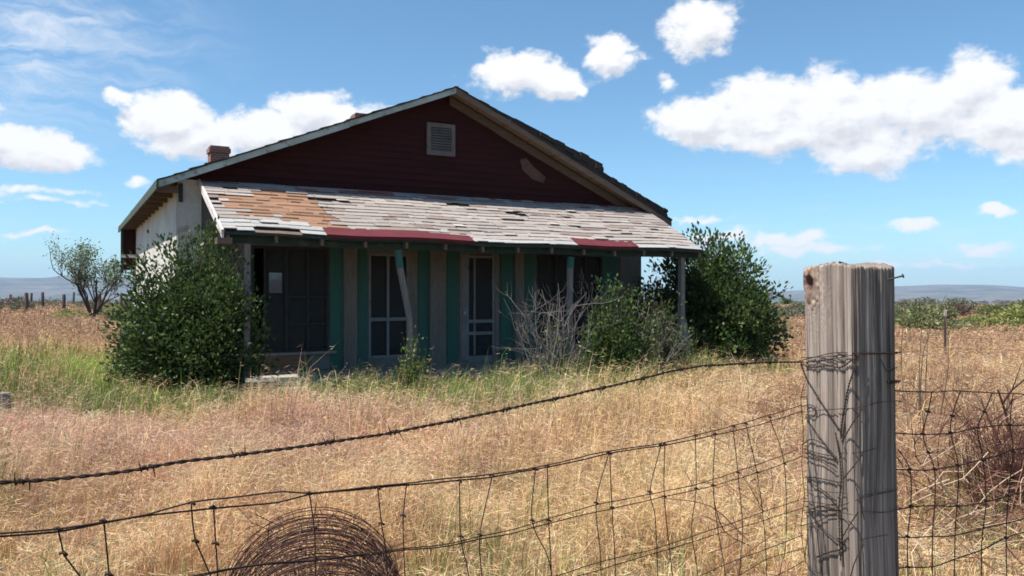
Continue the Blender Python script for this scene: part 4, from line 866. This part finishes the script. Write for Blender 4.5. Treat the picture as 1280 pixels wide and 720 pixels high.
# barbed wire
bw = empty('barbed_wire', (.712, 1.985, 1.18)); tag(bw, 'rusty twisted barbed wire running down left from the corner post, highest strand', 'barbed wire')
inv = Matrix.Translation((-.712, -1.985, -1.18))
P = ext_left(wire([(0, 603.5), (60, 600.5), (152, 589), (238, 575), (317, 567), (385, 557), (460, 545), (536, 532), (600, 519), (655, 506), (715, 494), (775, 480), (830, 466), (887, 457), (940, 454), (1003, 452)], 0, FLp, .0008))
mb = MB(); Q, T, N1, N2, ss = twisted(mb, P, .00135, .032, .0014); o = mb.build('strand', M['rust'], bw, True); o.matrix_parent_inverse = inv
k = .06
while k < ss[-1] - .12:
    i = int(np.searchsorted(ss, k)); c, t, a, b = Q[i], T[i], N1[i], N2[i]; mb = MB(); w = []
    for q in range(17): an = q / 16 * 4 * np.pi; w.append(c + t * (q - 8) * .0009 + (a * math.cos(an) + b * math.sin(an)) * .0034)
    e0 = c - t * .010 + (a * random.uniform(-1, 1) + b * random.choice((-1, 1))) * .013; e1 = c + t * .010 + (a * random.uniform(-1, 1) + b * random.choice((-1, 1))) * .013
    mb.tube([e0] + w + [e1], [.0004] + [.0011] * 17 + [.0004], 5); o = mb.build('barb', M['rust'], bw, True); o.matrix_parent_inverse = inv; k += random.uniform(.105, .135)
# woven wire on the left
wf = empty('woven_wire_fence', (.712, 1.985, 0)); tag(wf, 'sagging double layer of rusty woven wire fencing left of the corner post', 'wire fence'); invw = Matrix.Translation((-.712, -1.985, 0))
HL = [[(0, 667), (73, 662), (130, 652), (185, 642), (240, 627), (283, 622), (353, 615), (385, 617), (440, 611), (500, 604), (560, 598), (615, 593), (683, 581), (761, 564), (830, 553), (866, 545), (915, 532), (962, 519), (1002, 506)],
      [(0, 670), (73, 664), (130, 654), (185, 645), (230, 639), (267, 635), (347, 627), (385, 618), (440, 613), (500, 607), (560, 601), (615, 596), (683, 584), (761, 567), (830, 556), (898, 543), (958, 528), (1003, 514)],
      [(160, 740), (246, 719), (282, 711), (340, 703), (393, 699), (450, 693), (501, 686), (551, 681), (597, 670), (635, 663), (671, 653), (747, 630), (802, 620), (870, 605), (922, 589), (997, 562)],
      [(160, 743), (246, 721), (282, 713), (340, 705), (393, 700), (450, 694), (501, 688), (551, 684), (597, 674), (635, 667), (683, 655), (761, 636), (830, 621), (890, 607), (946, 591), (1003, 570)],
      [(560, 760), (640, 735), (695, 719), (755, 701), (826, 683), (898, 659), (950, 641), (998, 625)], [(580, 765), (660, 738), (723, 719), (779, 703), (858, 679), (938, 655), (1003, 635)],
      [(800, 745), (874, 719), (922, 699), (1003, 669)], [(860, 745), (922, 719), (958, 699), (1003, 685)], [(900, 750), (970, 719), (1004, 701)]]
for i, h in enumerate(HL):
    mb = MB(); P = wire(h, 0, FLp, .0007, i); P = ext_left(P) if i < 4 else P; mb.tube(P, .00125 if i < 2 else .00105, 6, caps=True); o = mb.build('line_wire', M['rust'], wf, True); o.matrix_parent_inverse = invw
SL = [[(73, 662), (80, 693), (100, 719), (108, 760)], [(130, 652), (137, 719), (139, 770)], [(240, 630), (245, 677), (263, 718), (268, 770)], [(267, 635), (270, 680), (273, 719), (273, 770)], [(387, 617), (393, 660), (394, 701), (395, 770)],
      [(472, 611), (477, 655), (483, 691), (487, 760)], [(508, 606), (504, 645), (505, 685), (508, 770)], [(574, 602), (576, 671), (586, 719), (588, 780)], [(615, 595), (600, 669), (602, 719), (604, 780)], [(669, 587), (665, 651), (687, 703), (690, 780)],
      [(684, 583), (686, 651), (689, 719), (690, 780)], [(761, 567), (745, 629), (751, 703), (750, 780)], [(762, 567), (765, 635), (769, 715), (772, 800)], [(826, 557), (812, 615), (818, 639), (822, 719), (824, 800)], [(831, 556), (830, 621), (840, 719), (842, 800)],
      [(869, 545), (870, 611), (864, 663), (872, 719), (874, 810)], [(894, 543), (891, 607), (898, 667), (906, 719), (908, 810)], [(916, 533), (922, 591), (928, 659), (924, 719), (924, 820)], [(932, 530), (946, 591), (954, 651), (958, 719), (958, 820)], [(962, 522), (980, 580), (982, 679), (974, 719), (972, 830)]]
for i, h in enumerate(SL):
    mb = MB(); P = wire(h, 0, FLp, .0006, 40 + i); mb.tube(P, .00105, 5)
    for hl in h[:2]:
        c = FLp(*hl); t = P[1] - P[0]; mb.tube([c + np.array([-.0045, 0, .001]), c + np.array([0, 0, .003]), c + np.array([.0045, 0, -.001])], .0019, 5)
    o = mb.build('stay_wire', M['rust'], wf, True); o.matrix_parent_inverse = invw
# woven wire on the right
wr = empty('woven_wire_fence', (.932, 1.925, 0)); tag(wr, 'slack rusty woven wire fencing right of the corner post', 'wire fence'); invr = Matrix.Translation((-.932, -1.925, 0))
HRr = [[(1118, 488), (1165, 490), (1200, 489), (1250, 491), (1282, 493), (1400, 496)], [(1118, 542), (1153, 543), (1188, 541), (1220, 535), (1250, 532), (1282, 531), (1400, 527)], [(1118, 586), (1137, 587), (1168, 587), (1197, 582), (1220, 576), (1250, 568), (1282, 560), (1400, 548)],
       [(1118, 637), (1138, 633), (1168, 632), (1197, 633), (1240, 625), (1282, 615), (1400, 595)], [(1118, 671), (1135, 671), (1165, 670), (1195, 669), (1240, 657), (1282, 648), (1400, 620)], [(1118, 711), (1134, 709), (1165, 708), (1192, 698), (1225, 688), (1257, 672), (1282, 664), (1400, 640)]]
for i, h in enumerate(HRr): mb = MB(); P = wire(h, 0, FRp, .0009, 80 + i); P += [P[-1] + np.array([.912, .410, 0]) * q * .35 for q in range(1, 14)]; mb.tube(P, .0016, 6); o = mb.build('line_wire', M['rust'], wr, True); o.matrix_parent_inverse = invr
SR = [[(1122, 562), (1137, 587), (1138, 633), (1134, 671), (1134, 709), (1134, 800)], [(1165, 490), (1160, 515), (1153, 543), (1160, 566), (1168, 587), (1168, 632), (1165, 670), (1165, 800)], [(1200, 489), (1190, 520), (1188, 541), (1197, 582), (1196, 633), (1193, 669), (1192, 800)],
      [(1240, 491), (1230, 515), (1222, 535), (1228, 575), (1232, 626), (1226, 688), (1228, 790)], [(1266, 492), (1262, 531), (1266, 565), (1260, 620), (1257, 672), (1259, 780)], [(1330, 494), (1325, 530), (1330, 556), (1330, 607), (1326, 655), (1328, 760)]]
for i, h in enumerate(SR):
    mb = MB(); mb.tube(wire(h, 0, FRp, .0009, 90 + i), .0014, 5)
    for q in h[1:5]: c = FRp(*q); mb.tube([c + np.array([-.005, 0, .001]), c + np.array([0, 0, .003]), c + np.array([.005, 0, -.001])], .0027, 6)
    o = mb.build('stay_wire', M['rust'], wr, True); o.matrix_parent_inverse = invr
# wire wrapped and tied round the post
def on_post(x, y, off=.003):
    kx, kz = (x - 640) / F, (HY - y) / F; lean = .012 * (PTOP - (HC + kz * 1.9)); best = None
    for nn, tt in ((NL, NR), (NR, NL)):
        c = PC + np.array([lean, 0]); den = nn[0] * kx + nn[1]; Y = ((c @ nn) + HW + off) / den; p = np.array([kx * Y, Y]); e = (p - c) @ tt
        if abs(e) <= HW + .012 and Y > 0 and (best is None or Y < best[0]): best = (Y, p)
    if best is None: Y = 1.99 if x < 1050 else 1.92; return np.array([kx * Y, Y, HC + kz * Y])
    return np.array([best[1][0], best[1][1], HC + kz * best[0]])
W = [([(999, 451), (1020, 446), (1043, 441), (1075, 441), (1122, 441)], 0, .0011), ([(1000, 453), (1015, 452), (1050, 447), (1074, 443), (1122, 442)], 0, .0011), ([(1001, 447), (1030, 446), (1060, 443)], 0, .001),
     ([(1003, 455), (1015, 459), (1035, 457), (1050, 459), (1062, 452), (1073, 445)], 1, .0011), ([(1001, 454), (1004, 463), (1008, 473)], 1, .0012), ([(1008, 473), (1028, 505), (1050, 538)], 1, .0008),
     ([(1073, 448), (1066, 466), (1060, 485), (1056, 506), (1052, 530), (1051, 548)], 1, .0011), ([(1078, 510), (1066, 528), (1052, 552)], 1, .0009), ([(1001, 516), (1020, 513), (1050, 511), (1075, 509), (1098, 503), (1122, 501)], 0, .0009),
     ([(1002, 508), (1012, 506), (1019, 510), (1017, 521), (1008, 518)], 0, .0012), ([(1006, 520), (1020, 540), (1033, 557), (1046, 574)], 0, .0011), ([(1002, 556), (1014, 549), (1030, 556), (1040, 566), (1045, 575)], 0, .0013), ([(1004, 560), (1020, 566), (1046, 571)], 0, .0012),
     ([(1003, 566), (1022, 569), (1044, 577)], 0, .0011), ([(1005, 571), (1028, 578), (1046, 590)], 0, .0011), ([(1006, 596), (1020, 597), (1050, 603)], 1, .0009), ([(1008, 595), (1012, 602), (1030, 614), (1044, 626)], 0, .0013), ([(1044, 540), (1049, 570), (1051, 600), (1048, 640), (1050, 700)], 1, .0009),
     ([(1004, 626), (1020, 628), (1045, 632)], 0, .0011), ([(1004, 632), (1025, 638), (1045, 634), (1078, 622), (1122, 612)], 0, .0010), ([(1004, 638), (1022, 634), (1046, 629)], 0, .0012), ([(1005, 640), (1040, 637), (1080, 639), (1104, 640), (1122, 637)], 0, .001),
     ([(1000, 657), (1020, 652), (1045, 641), (1065, 643)], 0, .0010), ([(1012, 640), (1030, 662), (1048, 677)], 0, .0012), ([(1046, 672), (1055, 678), (1048, 688)], 1, .0011), ([(1020, 696), (1035, 690), (1048, 687)], 1, .0012), ([(1008, 640), (1009, 670), (1006, 700), (1018, 714), (1030, 716)], 0, .001),
     ([(1072, 640), (1062, 655), (1052, 672)], 1, .0008), ([(1078, 568), (1067, 582), (1054, 598)], 1, .0008), ([(1078, 682), (1068, 702), (1062, 722)], 1, .0008), ([(1066, 540), (1068, 600), (1075, 625), (1080, 650)], 0, .0008), ([(1005, 612), (1050, 616), (1085, 618), (1115, 612)], 0, .0008),
     ([(1050, 566), (1075, 565), (1095, 560)], 0, .0008), ([(1056, 678), (1080, 673), (1110, 668)], 0, .0007), ([(1022, 650), (1026, 690), (1024, 725)], 0, .0008), ([(1014, 650), (1016, 690), (1015, 725)], 0, .0008), ([(1108, 462), (1120, 460)], 0, .0014), ([(1110, 478), (1124, 477)], 1, .002),
     ([(1100, 448), (1110, 464), (1122, 458)], 0, .0009), ([(1005, 480), (1001, 500), (1004, 540), (1002, 580), (1005, 620), (1001, 660), (1006, 700)], 0, .001)]
tw = empty('binding_wire', (PC[0], PC[1], 1.0)); tag(tw, 'rusty binding wire twisted and knotted around the weathered corner post', 'wire'); invt = Matrix.Translation((-PC[0], -PC[1], -1.0))
for i, (pp, tws, r) in enumerate(W):
    P = smooth_path([on_post(x, y, .0012 + .0008 * (i % 3)) for x, y in pp], .006); mb = MB()
    if tws: twisted(mb, P, r, .016, r * 1.1, 5)
    else: mb.tube(P, r, 5)
    o = mb.build('wire_turn', M['rust'], tw, True); o.matrix_parent_inverse = invt
# wrap carried on behind the post
mb = MB()
for zc, r in ((1.203, .0012), (1.085, .001), (.83, .001)):
    c = [PC + sa * (HW + .004) * NR + sb * (HW + .004) * NL for sa, sb in ((1, -.9), (1, -1), (-1, -1), (-1, .9))]; mb.tube([(*p, zc) for p in c], r, 5)
o = mb.build('wire_turn', M['rust'], tw, True); o.matrix_parent_inverse = invt

# ------------------------------------------------------------------ roll of old wire on the ground
def roll():
    rs = np.random.RandomState(91); A = np.array([-.57, 2.42, .15]); B = np.array([-.795, 3.18, .175]); ax = (B - A) / np.linalg.norm(B - A); s1 = np.cross(ax, [0, 0, 1.]); s1 /= np.linalg.norm(s1); s2 = np.cross(s1, ax)
    root = empty('wire_roll', (-.72, 2.8, GZ)); tag(root, 'rusty roll of old fence wire lying in the grass behind the fence', 'wire roll'); inv = Matrix.Translation((.72, -2.8, -GZ))
    if s2[2] < 0: s2 = -s2
    for lay, rad in enumerate((.315, .302, .27, .235)):
        mb = MB(); n = 19
        for i in range(n):
            c = A + (B - A) * (i + rs.uniform(-.2, .2)) / (n - 1); c = c + rs.normal(size=3) * .004; rr = rad * rs.uniform(.965, 1.03); ph = rs.uniform(0, 6); sk = rs.uniform(-.03, .03); pts = []
            for k in range(41):
                a = 2 * np.pi * k / 40; q = rr * (1 + .02 * math.sin(2 * a + ph) + .008 * math.sin(5 * a + ph)); pts.append(c + s1 * math.cos(a) * q * 1.04 + s2 * math.sin(a) * q + ax * (sk * math.cos(a) + .012 * math.sin(3 * a + ph)))
            mb.tube(pts, .0018, 4, caps=False)
        n2 = 16
        for k in range(n2):
            a = 2 * np.pi * (k + .4 * lay) / n2; pts = []
            for i in range(16): a2 = a + .05 * math.sin(i * .9 + k); pts.append(A + (B - A) * i / 15 + s1 * math.cos(a2) * rad * 1.04 + s2 * math.sin(a2) * rad)
            mb.tube(pts, .0017, 4, caps=False)
        o = mb.build('wire_layer', M['rust_red'], root); o.matrix_parent_inverse = inv
    # dry litter caught inside
    mb = MB()
    for i in range(1500):
        c = A + (B - A) * rs.uniform(0, 1); a = rs.uniform(0, 2 * np.pi); q = rs.uniform(.0, .25) ** .8; p = c + s1 * math.cos(a) * q + s2 * math.sin(a) * q; d = rs.normal(size=3) * .06; k = rs.uniform(.5, 1.1)
        mb.tube([p, p + d * .5 + rs.normal(size=3) * .01, p + d], .0016, 3, col=(.30 * k, .19 * k, .13 * k) if i % 3 == 0 else (.09, .045, .035), caps=False)
    o = mb.build('litter', M['bark'], root); o['kind'] = 'stuff'; o.matrix_parent_inverse = inv
roll()
